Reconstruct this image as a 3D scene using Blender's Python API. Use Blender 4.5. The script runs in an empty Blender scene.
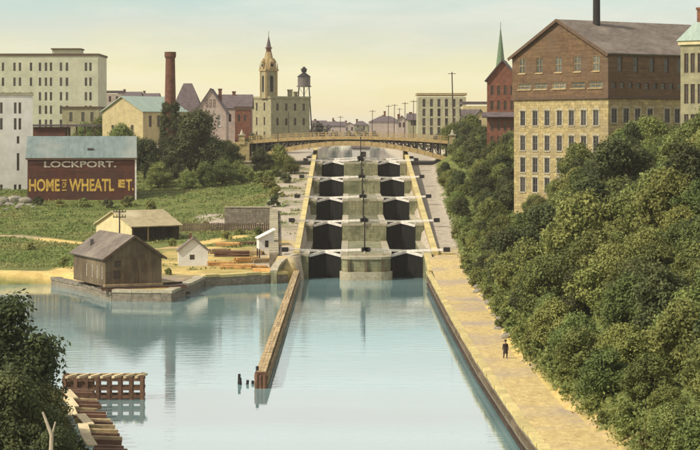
import bpy, math, random
import numpy as np
from mathutils import Vector, Matrix

# ------------------------------------------------------------------ camera, sky, sun, exposure
S = bpy.context.scene
COL = S.collection
F = 2000.0          # focal length in photo pixels (700 wide)
H = 23.8            # eye height above the lower canal water
HAZE = 0.00009     # density of the summer haze
HORIZON = 130.0     # photo row of the horizon

cam = bpy.data.cameras.new('camera')
cam.sensor_width = 36.0
cam.lens = 36.0 * F / 700.0
cam.shift_y = -(225.0 - HORIZON) / 700.0
cam.clip_start = 1.0
cam.clip_end = 20000.0
camo = bpy.data.objects.new('camera', cam)
COL.objects.link(camo)
camo.location = (0, 0, H)
camo.rotation_euler = (math.radians(90), 0, 0)
S.camera = camo

SUN_TO = Vector((-0.74, -0.36, 0.74)).normalized()
SUN_EL = math.asin(SUN_TO.z)
SUN_ROT = math.atan2(SUN_TO.x, SUN_TO.y)

world = bpy.data.worlds.new('World')
S.world = world
world.use_nodes = True
wn, wl = world.node_tree.nodes, world.node_tree.links
wn.clear()
w_out = wn.new('ShaderNodeOutputWorld')
w_bg = wn.new('ShaderNodeBackground')
w_bg.inputs['Strength'].default_value = 0.1
sky = wn.new('ShaderNodeTexSky')
sky.sky_type = 'NISHITA'
sky.sun_disc = False
sky.sun_elevation = SUN_EL
sky.sun_rotation = SUN_ROT
sky.air_density = 1.0
sky.dust_density = 3.0
sky.ozone_density = 1.0
# low haze: warm at the skyline, cooler a few degrees up, white added above that to brighten water reflections, thinning towards the zenith
w_tc = wn.new('ShaderNodeTexCoord')
w_sep = wn.new('ShaderNodeSeparateXYZ')
w_ramp = wn.new('ShaderNodeValToRGB')
w_map = wn.new('ShaderNodeMapRange')
w_map.inputs['From Min'].default_value = 0.0
w_map.inputs['From Max'].default_value = 0.25
w_noise = wn.new('ShaderNodeTexNoise')
w_noise.inputs['Scale'].default_value = 14.0
w_noise.inputs['Detail'].default_value = 6.0
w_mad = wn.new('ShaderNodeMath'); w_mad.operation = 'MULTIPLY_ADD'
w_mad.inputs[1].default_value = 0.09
wl.new(w_tc.outputs['Generated'], w_sep.inputs[0])
wl.new(w_sep.outputs['Z'], w_map.inputs['Value'])
w_mp = wn.new('ShaderNodeMapping'); w_mp.inputs['Scale'].default_value = (1, 1, 4)
wl.new(w_tc.outputs['Generated'], w_mp.inputs['Vector'])
wl.new(w_mp.outputs[0], w_noise.inputs['Vector'])
wl.new(w_noise.outputs['Fac'], w_mad.inputs[0])
wl.new(w_map.outputs['Result'], w_mad.inputs[2])
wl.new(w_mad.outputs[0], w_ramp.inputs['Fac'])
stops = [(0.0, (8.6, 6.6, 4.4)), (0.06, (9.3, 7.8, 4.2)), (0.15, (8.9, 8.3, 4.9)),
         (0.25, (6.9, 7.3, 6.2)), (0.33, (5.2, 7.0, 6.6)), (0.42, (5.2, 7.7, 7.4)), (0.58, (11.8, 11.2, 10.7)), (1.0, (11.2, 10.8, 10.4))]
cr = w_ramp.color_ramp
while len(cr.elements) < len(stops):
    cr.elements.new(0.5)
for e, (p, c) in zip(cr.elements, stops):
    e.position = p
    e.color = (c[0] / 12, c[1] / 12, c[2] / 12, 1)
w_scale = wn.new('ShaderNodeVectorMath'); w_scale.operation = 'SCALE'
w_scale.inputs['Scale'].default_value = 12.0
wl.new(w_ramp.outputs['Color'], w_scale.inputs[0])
w_fac = wn.new('ShaderNodeMapRange')
w_fac.inputs['From Min'].default_value = 0.2
w_fac.inputs['From Max'].default_value = 0.9
w_fac.inputs['To Min'].default_value = 1.0
w_fac.inputs['To Max'].default_value = 0.3
wl.new(w_sep.outputs['Z'], w_fac.inputs['Value'])
w_mix = wn.new('ShaderNodeMixRGB')
w_cn = wn.new('ShaderNodeTexNoise'); w_cn.inputs['Scale'].default_value = 7.0; w_cn.inputs['Detail'].default_value = 8.0; w_cn.inputs['Roughness'].default_value = .62
w_cm = wn.new('ShaderNodeMapping'); w_cm.inputs['Scale'].default_value = (1, 1, 5); w_cm.inputs['Location'].default_value = (3.1, .4, 0)
wl.new(w_tc.outputs['Generated'], w_cm.inputs['Vector']); wl.new(w_cm.outputs[0], w_cn.inputs['Vector'])
w_cr = wn.new('ShaderNodeMapRange'); w_cr.inputs['From Min'].default_value = .45; w_cr.inputs['From Max'].default_value = .72; w_cr.inputs['To Max'].default_value = .45
wl.new(w_cn.outputs['Fac'], w_cr.inputs['Value'])
w_cx = wn.new('ShaderNodeMixRGB'); w_cx.inputs['Color2'].default_value = (10.0, 9.5, 8.2, 1)
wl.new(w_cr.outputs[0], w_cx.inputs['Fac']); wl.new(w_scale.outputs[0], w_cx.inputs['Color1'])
wl.new(w_fac.outputs['Result'], w_mix.inputs['Fac'])
wl.new(sky.outputs['Color'], w_mix.inputs['Color1'])
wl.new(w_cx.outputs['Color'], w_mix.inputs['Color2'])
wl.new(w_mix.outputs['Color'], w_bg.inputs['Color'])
wl.new(w_bg.outputs[0], w_out.inputs['Surface'])

sl = bpy.data.lights.new('sun', 'SUN')
sl.energy = 4.4
sl.angle = math.radians(0.6)
sl.color = (1.0, 0.93, 0.80)
so = bpy.data.objects.new('sun', sl)
COL.objects.link(so)
so.rotation_euler = (-SUN_TO).to_track_quat('-Z', 'Y').to_euler()

S.view_settings.view_transform = 'Standard'
S.view_settings.look = 'None'
S.view_settings.exposure = 0.05
S.view_settings.gamma = 1.0
S.view_settings.use_curve_mapping = False
S.cycles.max_bounces = 6
S.cycles.transparent_max_bounces = 4

R = random.Random(7)

# ------------------------------------------------------------------ helpers
def px(x, D):
    return (x - 350.0) * D / F

def pz(y, D):
    return H - (y - HORIZON) * D / F

def at(x, y, D):
    return Vector((px(x, D), D, pz(y, D)))

def onz(x, y, z):
    D = F * (H - z) / (y - HORIZON)
    return Vector((px(x, D), D, z))

def tag(o, label, cat, group=None):
    o['label'] = label
    o['category'] = cat
    if group:
        o['group'] = group
    return o

def thing(name, label, cat, loc=(0, 0, 0), rz=0.0, group=None):
    o = bpy.data.objects.new(name, None)
    o.empty_display_size = 0.3
    COL.objects.link(o)
    o.location = loc
    o.rotation_euler = (0, 0, rz)
    return tag(o, label, cat, group)

def link(name, me, parent=None, loc=(0, 0, 0), rz=0.0):
    o = bpy.data.objects.new(name, me)
    COL.objects.link(o)
    o.location = loc
    o.rotation_euler = (0, 0, rz)
    if parent:
        o.parent = parent
    return o

class MB:
    def __init__(s):
        s.v, s.f, s.m = [], [], []
    def poly(s, pts, mi=0):
        b = len(s.v)
        s.v += [tuple(p) for p in pts]
        s.f.append(tuple(range(b, b + len(pts))))
        s.m.append(mi)
    def box(s, c, d, rz=0.0, mi=0, rx=0.0, ry=0.0):
        M = Matrix.Translation(c) @ Matrix.Rotation(rz, 4, 'Z') @ Matrix.Rotation(ry, 4, 'Y') @ Matrix.Rotation(rx, 4, 'X')
        b = len(s.v)
        for z in (-.5, .5):
            for x, y in ((-.5, -.5), (.5, -.5), (.5, .5), (-.5, .5)):
                s.v.append(tuple(M @ Vector((x * d[0], y * d[1], z * d[2]))))
        for q in ((0, 3, 2, 1), (4, 5, 6, 7), (0, 1, 5, 4), (1, 2, 6, 5), (2, 3, 7, 6), (3, 0, 4, 7)):
            s.f.append(tuple(b + i for i in q)); s.m.append(mi)
        return s
    def span(s, a, b, mi=0):
        c = [(a[i] + b[i]) / 2 for i in range(3)]
        return s.box(c, [abs(b[i] - a[i]) for i in range(3)], mi=mi)
    def bar(s, p0, p1, w, h, mi=0):
        p0, p1 = Vector(p0), Vector(p1)
        d = (p1 - p0)
        x = d.normalized()
        y = Vector((0, 0, 1)).cross(x)
        if y.length < 1e-4:
            y = Vector((0, 1, 0))
        y.normalize()
        z = x.cross(y)
        b = len(s.v)
        for p in (p0, p1):
            for sy, sz in ((-.5, -.5), (.5, -.5), (.5, .5), (-.5, .5)):
                s.v.append(tuple(p + y * (sy * w) + z * (sz * h)))
        for q in ((0, 3, 2, 1), (4, 5, 6, 7), (0, 1, 5, 4), (1, 2, 6, 5), (2, 3, 7, 6), (3, 0, 4, 7)):
            s.f.append(tuple(b + i for i in q)); s.m.append(mi)
        return s
    def cyl(s, p0, p1, r0, r1, n=8, mi=0, cap=True):
        p0, p1 = Vector(p0), Vector(p1)
        a = (p1 - p0).normalized()
        u = a.orthogonal().normalized()
        w = a.cross(u)
        b = len(s.v)
        for p, r in ((p0, r0), (p1, r1)):
            for i in range(n):
                t = 2 * math.pi * i / n
                s.v.append(tuple(p + u * (math.cos(t) * r) + w * (math.sin(t) * r)))
        for i in range(n):
            j = (i + 1) % n
            s.f.append((b + i, b + j, b + n + j, b + n + i)); s.m.append(mi)
        if cap:
            s.f.append(tuple(b + i for i in reversed(range(n)))); s.m.append(mi)
            s.f.append(tuple(b + n + i for i in range(n))); s.m.append(mi)
        return s
    def prism(s, pts, z0, z1, mi=0):
        """vertical prism over a counter-clockwise outline"""
        n = len(pts)
        b = len(s.v)
        s.v += [(p[0], p[1], z0) for p in pts] + [(p[0], p[1], z1) for p in pts]
        s.f.append(tuple(b + i for i in reversed(range(n)))); s.m.append(mi)
        s.f.append(tuple(b + n + i for i in range(n))); s.m.append(mi)
        for i in range(n):
            j = (i + 1) % n
            s.f.append((b + i, b + j, b + n + j, b + n + i)); s.m.append(mi)
        return s
    def mesh(s, name, mats, smooth=False):
        me = bpy.data.meshes.new(name)
        me.from_pydata(s.v, [], s.f)
        if not isinstance(mats, (list, tuple)):
            mats = [mats]
        for m in mats:
            me.materials.append(m)
        me.polygons.foreach_set('material_index', s.m)
        if smooth:
            me.polygons.foreach_set('use_smooth', [True] * len(s.f))
        me.update()
        return me
    def build(s, name, mats, parent=None, loc=(0, 0, 0), rz=0.0, smooth=False):
        return link(name, s.mesh(name, mats, smooth), parent, loc, rz)

def slab(mb, quad, t):
    """a roof slab: quad (counter-clockwise seen from outside), thickness t downwards along its normal"""
    q = [Vector(p) for p in quad]
    n = (q[1] - q[0]).cross(q[-1] - q[0]).normalized()
    lo = [p - n * t for p in q]
    k = len(q)
    b = len(mb.v)
    mb.v += [tuple(p) for p in q] + [tuple(p) for p in lo]
    mb.f.append(tuple(b + i for i in range(k))); mb.m.append(0)
    mb.f.append(tuple(b + k + i for i in reversed(range(k)))); mb.m.append(0)
    for i in range(k):
        j = (i + 1) % k
        mb.f.append((b + i, b + k + i, b + k + j, b + j)); mb.m.append(0)

# ------------------------------------------------------------------ materials
def mat(name, c1, c2=None, scale=1.5, rough=0.85, bump=0.0, bscale=None, stretch=(1, 1, 1), detail=6.0,
        c3=None, c3s=None, pattern=None, psize=(0.8, 0.35), pmix=0.35, metallic=0.0, rand=0.0):
    m = bpy.data.materials.new(name)
    m.use_nodes = True
    n, l = m.node_tree.nodes, m.node_tree.links
    b = n['Principled BSDF']
    b.inputs['Roughness'].default_value = rough
    b.inputs['Metallic'].default_value = metallic
    b.inputs['Specular IOR Level'].default_value = 0.25
    if c2 is None:
        c2 = tuple(x * 0.72 for x in c1)
    tc = n.new('ShaderNodeTexCoord')
    mp = n.new('ShaderNodeMapping')
    mp.inputs['Scale'].default_value = stretch
    l.new(tc.outputs['Object'], mp.inputs['Vector'])
    no = n.new('ShaderNodeTexNoise')
    no.inputs['Scale'].default_value = scale
    no.inputs['Detail'].default_value = detail
    no.inputs['Roughness'].default_value = 0.65
    l.new(mp.outputs[0], no.inputs['Vector'])
    rp = n.new('ShaderNodeValToRGB')
    rp.color_ramp.elements[0].position = 0.33
    rp.color_ramp.elements[0].color = (*c2, 1)
    rp.color_ramp.elements[1].position = 0.67
    rp.color_ramp.elements[1].color = (*c1, 1)
    l.new(no.outputs['Fac'], rp.inputs['Fac'])
    colr = rp.outputs['Color']
    if c3:
        n3 = n.new('ShaderNodeTexNoise')
        n3.inputs['Scale'].default_value = c3s or scale * 0.16
        n3.inputs['Detail'].default_value = 3.0
        l.new(tc.outputs['Object'], n3.inputs['Vector'])
        r3 = n.new('ShaderNodeValToRGB')
        r3.color_ramp.elements[0].position = 0.48
        r3.color_ramp.elements[1].position = 0.68
        l.new(n3.outputs['Fac'], r3.inputs['Fac'])
        mx = n.new('ShaderNodeMixRGB')
        l.new(r3.outputs['Color'], mx.inputs['Fac'])
        l.new(colr, mx.inputs['Color1'])
        mx.inputs['Color2'].default_value = (*c3, 1)
        colr = mx.outputs['Color']
    height = no.outputs['Fac']
    if pattern:
        # masonry courses or boards: swizzle so that (across, up) are used on every wall direction
        sp = n.new('ShaderNodeSeparateXYZ')
        l.new(tc.outputs['Object'], sp.inputs[0])
        ad = n.new('ShaderNodeMath'); ad.operation = 'ADD'
        l.new(sp.outputs['X'], ad.inputs[0]); l.new(sp.outputs['Y'], ad.inputs[1])
        cb = n.new('ShaderNodeCombineXYZ')
        if pattern == 'boards':          # vertical boards
            l.new(sp.outputs['Z'], cb.inputs['X']); l.new(ad.outputs[0], cb.inputs['Y'])
        else:
            l.new(ad.outputs[0], cb.inputs['X']); l.new(sp.outputs['Z'], cb.inputs['Y'])
        bt = n.new('ShaderNodeTexBrick')
        bt.inputs['Scale'].default_value = 1.0
        bt.inputs['Brick Width'].default_value = psize[0]
        bt.inputs['Row Height'].default_value = psize[1]
        bt.inputs['Mortar Size'].default_value = 0.06 * psize[1]
        bt.inputs['Mortar Smooth'].default_value = 0.3
        bt.inputs['Color1'].default_value = (1, 1, 1, 1)
        bt.inputs['Color2'].default_value = (0.62, 0.6, 0.58, 1)
        bt.inputs['Mortar'].default_value = (0.42, 0.4, 0.38, 1)
        l.new(cb.outputs[0], bt.inputs['Vector'])
        mx = n.new('ShaderNodeMixRGB'); mx.blend_type = 'MULTIPLY'
        mx.inputs['Fac'].default_value = pmix
        l.new(colr, mx.inputs['Color1']); l.new(bt.outputs['Color'], mx.inputs['Color2'])
        colr = mx.outputs['Color']
    if rand:
        oi = n.new('ShaderNodeObjectInfo')
        hs = n.new('ShaderNodeHueSaturation')
        mr = n.new('ShaderNodeMapRange')
        mr.inputs['To Min'].default_value = 1 - rand
        mr.inputs['To Max'].default_value = 1 + rand
        l.new(oi.outputs['Random'], mr.inputs['Value'])
        l.new(mr.outputs[0], hs.inputs['Value'])
        l.new(colr, hs.inputs['Color'])
        colr = hs.outputs['Color']
    l.new(colr, b.inputs['Base Color'])
    if bump:
        bn = n.new('ShaderNodeBump')
        bn.inputs['Strength'].default_value = bump
        bn.inputs['Distance'].default_value = 0.15
        if bscale:
            n2 = n.new('ShaderNodeTexNoise')
            n2.inputs['Scale'].default_value = bscale
            n2.inputs['Detail'].default_value = 5.0
            l.new(mp.outputs[0], n2.inputs['Vector'])
            height = n2.outputs['Fac']
        l.new(height, bn.inputs['Height'])
        l.new(bn.outputs[0], b.inputs['Normal'])
    return m

M = {}
M['stone_yellow'] = mat('yellow_stone', (.53, .42, .19), (.30, .235, .11), 1.5, pattern='courses', psize=(1.1, .5), pmix=.8, bump=.5, c3=(.36, .29, .155))
M['stone_lock'] = mat('lock_limestone', (.36, .34, .19), (.15, .15, .085), 1.6, stretch=(1, 1, .35), pattern='courses', psize=(1.3, .5), pmix=.6, bump=.6, c3=(.13, .14, .07))
M['stone_pale'] = mat('pale_limestone', (.50, .45, .31), (.34, .30, .20), 2.0, pattern='courses', psize=(1.5, .5), pmix=.35, bump=.5, rand=.12)
M['coping'] = mat('yellow_coping_stone', (.62, .50, .20), (.42, .34, .15), 1.8, bump=.5, rand=.15)
M['stone_grey'] = mat('grey_rubble', (.30, .26, .19), (.16, .14, .10), 1.4, pattern='courses', psize=(.8, .35), pmix=.6, bump=.7)
M['wood_brown'] = mat('brown_clapboard', (.205, .125, .062), (.12, .072, .038), 1.4, pattern='courses', psize=(3.5, .3), pmix=.75, c3=(.15, .10, .06))
M['wood_grey'] = mat('weathered_boards', (.165, .12, .065), (.085, .06, .036), 1.3, pattern='boards', psize=(4.0, .32), pmix=.75, stretch=(1, 1, .3), c3=(.22, .17, .10))
M['wood_dark'] = mat('dark_timber', (.075, .05, .035), (.03, .022, .016), 2.0, stretch=(1, 1, .4), rand=.2)
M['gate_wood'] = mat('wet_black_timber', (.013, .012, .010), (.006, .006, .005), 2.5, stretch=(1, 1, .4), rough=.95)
M['timber'] = mat('sunned_timber', (.46, .34, .17), (.24, .17, .09), 1.4, stretch=(1, .3, 1), bump=.5, rand=.25)
M['timber_red'] = mat('stained_timber', (.20, .105, .06), (.09, .05, .03), 1.6, stretch=(1, .4, 1), bump=.5, rand=.25)
M['timber_pale'] = mat('fresh_plank', (.68, .56, .33), (.45, .36, .2), 2.0, rand=.2)
M['white_paint'] = mat('white_paint', (.80, .76, .68), (.50, .46, .38), 2.2)
M['white_wall'] = mat('white_wall', (.72, .70, .63), (.56, .54, .47), .35, pattern='courses', psize=(.8, .3), pmix=.12)
M['cream_wall'] = mat('cream_factory_wall', (.56, .55, .39), (.42, .41, .29), .3, pattern='courses', psize=(1, .4), pmix=.15)
M['yellow_wall'] = mat('ochre_wall', (.52, .43, .22), (.38, .31, .16), .6, pattern='courses', psize=(.8, .35), pmix=.25)
M['pale_board'] = mat('pale_board_wall', (.70, .60, .33), (.55, .46, .25), 1.0, pattern='boards', psize=(4, .3), pmix=.25)
M['olive_wall'] = mat('olive_stone', (.36, .33, .19), (.24, .22, .13), .8, pattern='courses', psize=(.9, .4), pmix=.4)
M['pink_wall'] = mat('pinkish_wall', (.48, .38, .31), (.34, .27, .22), .6, pattern='courses', psize=(.8, .3), pmix=.25)
M['green_grey_wall'] = mat('green_grey_wall', (.44, .41, .25), (.29, .27, .17), .5, pattern='courses', psize=(.9, .35), pmix=.3)
M['red_brick'] = mat('red_brick', (.25, .105, .06), (.15, .062, .038), 1.0, pattern='courses', psize=(.6, .22), pmix=.55)
M['brick_dark'] = mat('dark_brick', (.20, .085, .05), (.10, .048, .03), 1.0, pattern='courses', psize=(.6, .22), pmix=.5)
M['red_paint'] = mat('dull_red_boards', (.135, .048, .028), (.07, .026, .017), .8, pattern='courses', psize=(4.0, .35), pmix=.7, c3=(.085, .04, .028))
M['roof_grey'] = mat('grey_shingles', (.20, .165, .13), (.125, .10, .08), 1.2, pattern='courses', psize=(.9, .3), pmix=.55, c3=(.24, .20, .155))
M['roof_slate'] = mat('purple_slate', (.16, .125, .12), (.095, .075, .075), 1.0, pattern='courses', psize=(.7, .3), pmix=.5)
M['roof_green'] = mat('green_tin_roof', (.33, .40, .32), (.23, .29, .24), .5, rough=.6, stretch=(3, .4, 1))
M['roof_teal'] = mat('weathered_tin_roof', (.20, .25, .225), (.12, .155, .145), .5, rough=.6, stretch=(2, .4, 1), c3=(.27, .28, .235))
M['roof_tan'] = mat('tan_shed_roof', (.44, .36, .20), (.29, .24, .14), .8, stretch=(1, 2, 1), c3=(.52, .45, .28))
M['trim_brown'] = mat('brown_trim', (.14, .09, .055), (.09, .055, .035), 2.0)
M['bridge_paint'] = mat('buff_bridge_paint', (.52, .38, .17), (.34, .24, .11), 1.2)
M['bridge_dark'] = mat('dark_bridge_steel', (.06, .05, .042), (.03, .026, .022), 2.0)
M['iron'] = mat('dark_iron', (.035, .03, .028), (.02, .018, .016), 3.0)
M['tank'] = mat('grey_tank', (.17, .15, .13), (.10, .085, .075), 1.5)
M['bark'] = mat('bark', (.10, .075, .05), (.045, .034, .024), 3.0, stretch=(1, 1, .25), bump=.6)
M['bark_pale'] = mat('bleached_branch', (.55, .46, .34), (.35, .29, .2), 3.0)
M['skin'] = mat('skin', (.45, .27, .19))
M['cloth_dark'] = mat('dark_cloth', (.05, .03, .025), (.03, .02, .018), 6.0)
M['letter_white'] = mat('white_lettering', (.74, .69, .56), (.26, .19, .14), 2.6)
M['letter_yellow'] = mat('yellow_lettering', (.80, .55, .10), (.30, .16, .045), 2.4)
M['lumber'] = mat('orange_lumber', (.62, .36, .12), (.38, .21, .08), 1.6, rand=.3)
M['spire_green'] = mat('green_copper', (.16, .23, .13), (.10, .15, .09), 2.0)
M['spire_gold'] = mat('ochre_tower', (.40, .30, .14), (.26, .19, .09), 1.2)
M['rock'] = mat('pale_rock', (.38, .34, .28), (.15, .13, .11), 1.4, bump=1.0, c3=(.20, .19, .11))
M['path'] = mat('yellow_path_gravel', (.62, .48, .20), (.40, .29, .12), 2.2, bump=.6, rough=.95, c3=(.34, .275, .225), c3s=.075, detail=10.0, stretch=(1, .45, 1))

def glass_mat():
    m = bpy.data.materials.new('window_glass')
    m.use_nodes = True
    n, l = m.node_tree.nodes, m.node_tree.links
    b = n['Principled BSDF']
    b.inputs['Roughness'].default_value = 0.12
    b.inputs['Specular IOR Level'].default_value = 0.6
    oi = n.new('ShaderNodeObjectInfo')
    rp = n.new('ShaderNodeValToRGB')
    rp.color_ramp.elements[0].color = (.02, .02, .022, 1)
    rp.color_ramp.elements[1].color = (.09, .085, .075, 1)
    l.new(oi.outputs['Random'], rp.inputs['Fac'])
    l.new(rp.outputs['Color'], b.inputs['Base Color'])
    return m
M['glass'] = glass_mat()
def glass_pale():
    m = mat('dusty_glass', (.17, .17, .13), (.08, .08, .065), 1.5, rough=.3, rand=.35)
    return m
M['glass_pale'] = glass_pale()

def leaf_mat(name, dark, light, hue=0.025, val=0.32, dry=None):
    m = bpy.data.materials.new(name)
    m.use_nodes = True
    n, l = m.node_tree.nodes, m.node_tree.links
    b = n['Principled BSDF']
    b.inputs['Roughness'].default_value = 0.7
    b.inputs['Specular IOR Level'].default_value = 0.15
    tc = n.new('ShaderNodeTexCoord')
    no = n.new('ShaderNodeTexNoise')
    no.inputs['Scale'].default_value = 0.9
    no.inputs['Detail'].default_value = 5.0
    l.new(tc.outputs['Object'], no.inputs['Vector'])
    rp = n.new('ShaderNodeValToRGB')
    rp.color_ramp.elements[0].position = .3
    rp.color_ramp.elements[0].color = (*dark, 1)
    rp.color_ramp.elements[1].position = .7
    rp.color_ramp.elements[1].color = (*light, 1)
    l.new(no.outputs['Fac'], rp.inputs['Fac'])
    oi = n.new('ShaderNodeObjectInfo')
    hs = n.new('ShaderNodeHueSaturation')
    mh = n.new('ShaderNodeMapRange'); mh.inputs['To Min'].default_value = .5 - hue; mh.inputs['To Max'].default_value = .5 + hue
    mv = n.new('ShaderNodeMapRange'); mv.inputs['To Min'].default_value = 1 - val; mv.inputs['To Max'].default_value = 1 + val
    l.new(oi.outputs['Random'], mh.inputs['Value'])
    ms = n.new('ShaderNodeMath'); ms.operation = 'FRACT'
    mm = n.new('ShaderNodeMath'); mm.operation = 'MULTIPLY'; mm.inputs[1].default_value = 7.31
    l.new(oi.outputs['Random'], mm.inputs[0]); l.new(mm.outputs[0], ms.inputs[0])
    l.new(ms.outputs[0], mv.inputs['Value'])
    l.new(mh.outputs[0], hs.inputs['Hue']); l.new(mv.outputs[0], hs.inputs['Value'])
    lc = rp.outputs['Color']
    if dry:
        n2 = n.new('ShaderNodeTexNoise'); n2.inputs['Scale'].default_value = .07; n2.inputs['Detail'].default_value = 5
        l.new(tc.outputs['Object'], n2.inputs['Vector'])
        r2 = n.new('ShaderNodeValToRGB'); r2.color_ramp.elements[0].position = .45; r2.color_ramp.elements[1].position = .6
        l.new(n2.outputs['Fac'], r2.inputs['Fac'])
        m2 = n.new('ShaderNodeMixRGB'); l.new(r2.outputs['Color'], m2.inputs['Fac']); l.new(lc, m2.inputs['Color1']); m2.inputs['Color2'].default_value = (*dry, 1)
        lc = m2.outputs['Color']
    l.new(lc, hs.inputs['Color'])
    l.new(hs.outputs['Color'], b.inputs['Base Color'])
    tr = n.new('ShaderNodeBsdfTranslucent')
    l.new(hs.outputs['Color'], tr.inputs['Color'])
    mx = n.new('ShaderNodeMixShader'); mx.inputs['Fac'].default_value = .22
    l.new(b.outputs[0], mx.inputs[1]); l.new(tr.outputs[0], mx.inputs[2])
    l.new(mx.outputs[0], n['Material Output'].inputs['Surface'])
    return m
M['leaf'] = leaf_mat('green_leaves', (.078, .100, .028), (.235, .258, .074))
M['leaf_dark'] = leaf_mat('dark_leaves', (.048, .060, .024), (.125, .135, .048))
M['leaf_yellow'] = leaf_mat('yellow_green_leaves', (.12, .135, .035), (.27, .275, .08))
M['leaf_far'] = leaf_mat('far_leaves', (.12, .11, .085), (.20, .18, .14))  # mauve-grey distance haze is mixed into the leaf colour
M['grass'] = leaf_mat('grass_blades', (.085, .118, .03), (.195, .24, .062), dry=(.25, .225, .085))

def water_mat(name, base, rough, wave, dark=False):
    m = bpy.data.materials.new(name)
    m.use_nodes = True
    n, l = m.node_tree.nodes, m.node_tree.links
    b = n['Principled BSDF']
    b.inputs['Base Color'].default_value = (*base, 1)
    b.inputs['Roughness'].default_value = rough
    b.inputs['IOR'].default_value = 1.333 if dark else 1.8
    tc = n.new('ShaderNodeTexCoord')
    mp = n.new('ShaderNodeMapping'); mp.inputs['Scale'].default_value = (.25, 1.0, 1)
    l.new(tc.outputs['Object'], mp.inputs['Vector'])
    a = n.new('ShaderNodeTexNoise'); a.inputs['Scale'].default_value = 1.1; a.inputs['Detail'].default_value = 4
    l.new(mp.outputs[0], a.inputs['Vector'])
    c = n.new('ShaderNodeTexNoise'); c.inputs['Scale'].default_value = .05; c.inputs['Detail'].default_value = 3
    l.new(mp.outputs[0], c.inputs['Vector'])
    mr = n.new('ShaderNodeMapRange'); mr.inputs['From Min'].default_value = .38; mr.inputs['From Max'].default_value = .62
    mr.inputs['To Min'].default_value = wave * .35; mr.inputs['To Max'].default_value = wave
    l.new(c.outputs['Fac'], mr.inputs['Value'])
    bn = n.new('ShaderNodeBump'); bn.inputs['Distance'].default_value = .1
    l.new(a.outputs['Fac'], bn.inputs['Height']); l.new(mr.outputs[0], bn.inputs['Strength'])
    l.new(bn.outputs[0], b.inputs['Normal'])
    if not dark:
        rp = n.new('ShaderNodeValToRGB')
        rp.color_ramp.elements[0].position = .35; rp.color_ramp.elements[0].color = (*[x * .8 for x in base], 1)
        rp.color_ramp.elements[1].position = .65; rp.color_ramp.elements[1].color = (*[min(1, x * 1.15) for x in base], 1)
        l.new(c.outputs['Fac'], rp.inputs['Fac']); l.new(rp.outputs[0], b.inputs['Base Color'])
    return m
M['water'] = water_mat('canal_water', (.185, .30, .295), .035, .19)
M['water_dark'] = water_mat('chamber_water', (.02, .025, .02), .08, .15, True)

# ------------------------------------------------------------------ lie of the land
WATER_POLY = [(13.8, 60), (13.2, 130), (12.6, 150), (11.95, 190), (11.75, 240), (11.75, 508), (-6.65, 508), (-6.65, 318), (-9.6, 312),
              (-22.0, 304), (-24.6, 276.5), (-33.2, 278.5), (-39.5, 295), (-46, 307), (-60, 305), (-130, 300),
              (-130, 182), (-60, 180), (-27, 176.5), (-23.6, 172), (-16.5, 143), (-12.5, 120), (-9, 95), (-4, 60)]

def sdf(Xs, Ys):
    """signed distance to the water outline, negative on land"""
    P = np.array(WATER_POLY)
    Q = np.roll(P, -1, axis=0)
    d = np.full(Xs.shape, 1e9)
    inside = np.zeros(Xs.shape, bool)
    for (x0, y0), (x1, y1) in zip(P, Q):
        ex, ey = x1 - x0, y1 - y0
        t = np.clip(((Xs - x0) * ex + (Ys - y0) * ey) / (ex * ex + ey * ey), 0, 1)
        d = np.minimum(d, np.hypot(Xs - x0 - t * ex, Ys - y0 - t * ey))
        c = ((y0 > Ys) != (y1 > Ys)) & (Xs < (x1 - x0) * (Ys - y0) / (y1 - y0 + 1e-12) + x0)
        inside ^= c
    return np.where(inside, d, -d)

def sst(a, b, x):
    t = np.clip((x - a) / (b - a), 0, 1)
    return t * t * (3 - 2 * t)

def ramp_z(Y):      # the paths beside the locks
    return np.interp(Y, [0, 292, 322, 507, 560, 5000], [2.0, 2.0, 3.95, 16.8, 17.2, 20])

def left_z(Y):
    return np.interp(Y, [0, 240, 305, 330, 383, 428, 470, 510, 540, 5000], [2, 1.5, 1.5, 2.2, 4.6, 10.2, 14.0, 18.0, 20.5, 20.5])

def edge_x(Y):      # foot of the wooded slope
    return np.interp(Y, [0, 138, 156, 195, 256, 300, 400, 480, 560], [19, 18.2, 17.0, 15.9, 16.9, 16.8, 18.3, 20.0, 24])

def fnoise(X, Y, s, seed):
    r = np.random.RandomState(seed)
    z = np.zeros_like(X)
    for k in range(5):
        a, b, p = r.uniform(-1, 1), r.uniform(-1, 1), r.uniform(0, 6.28)
        z += np.sin((X * a + Y * b) * s * (1 + k * .6) * 1.7 + p) / (1 + .5 * k)
    return z / 3

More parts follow.
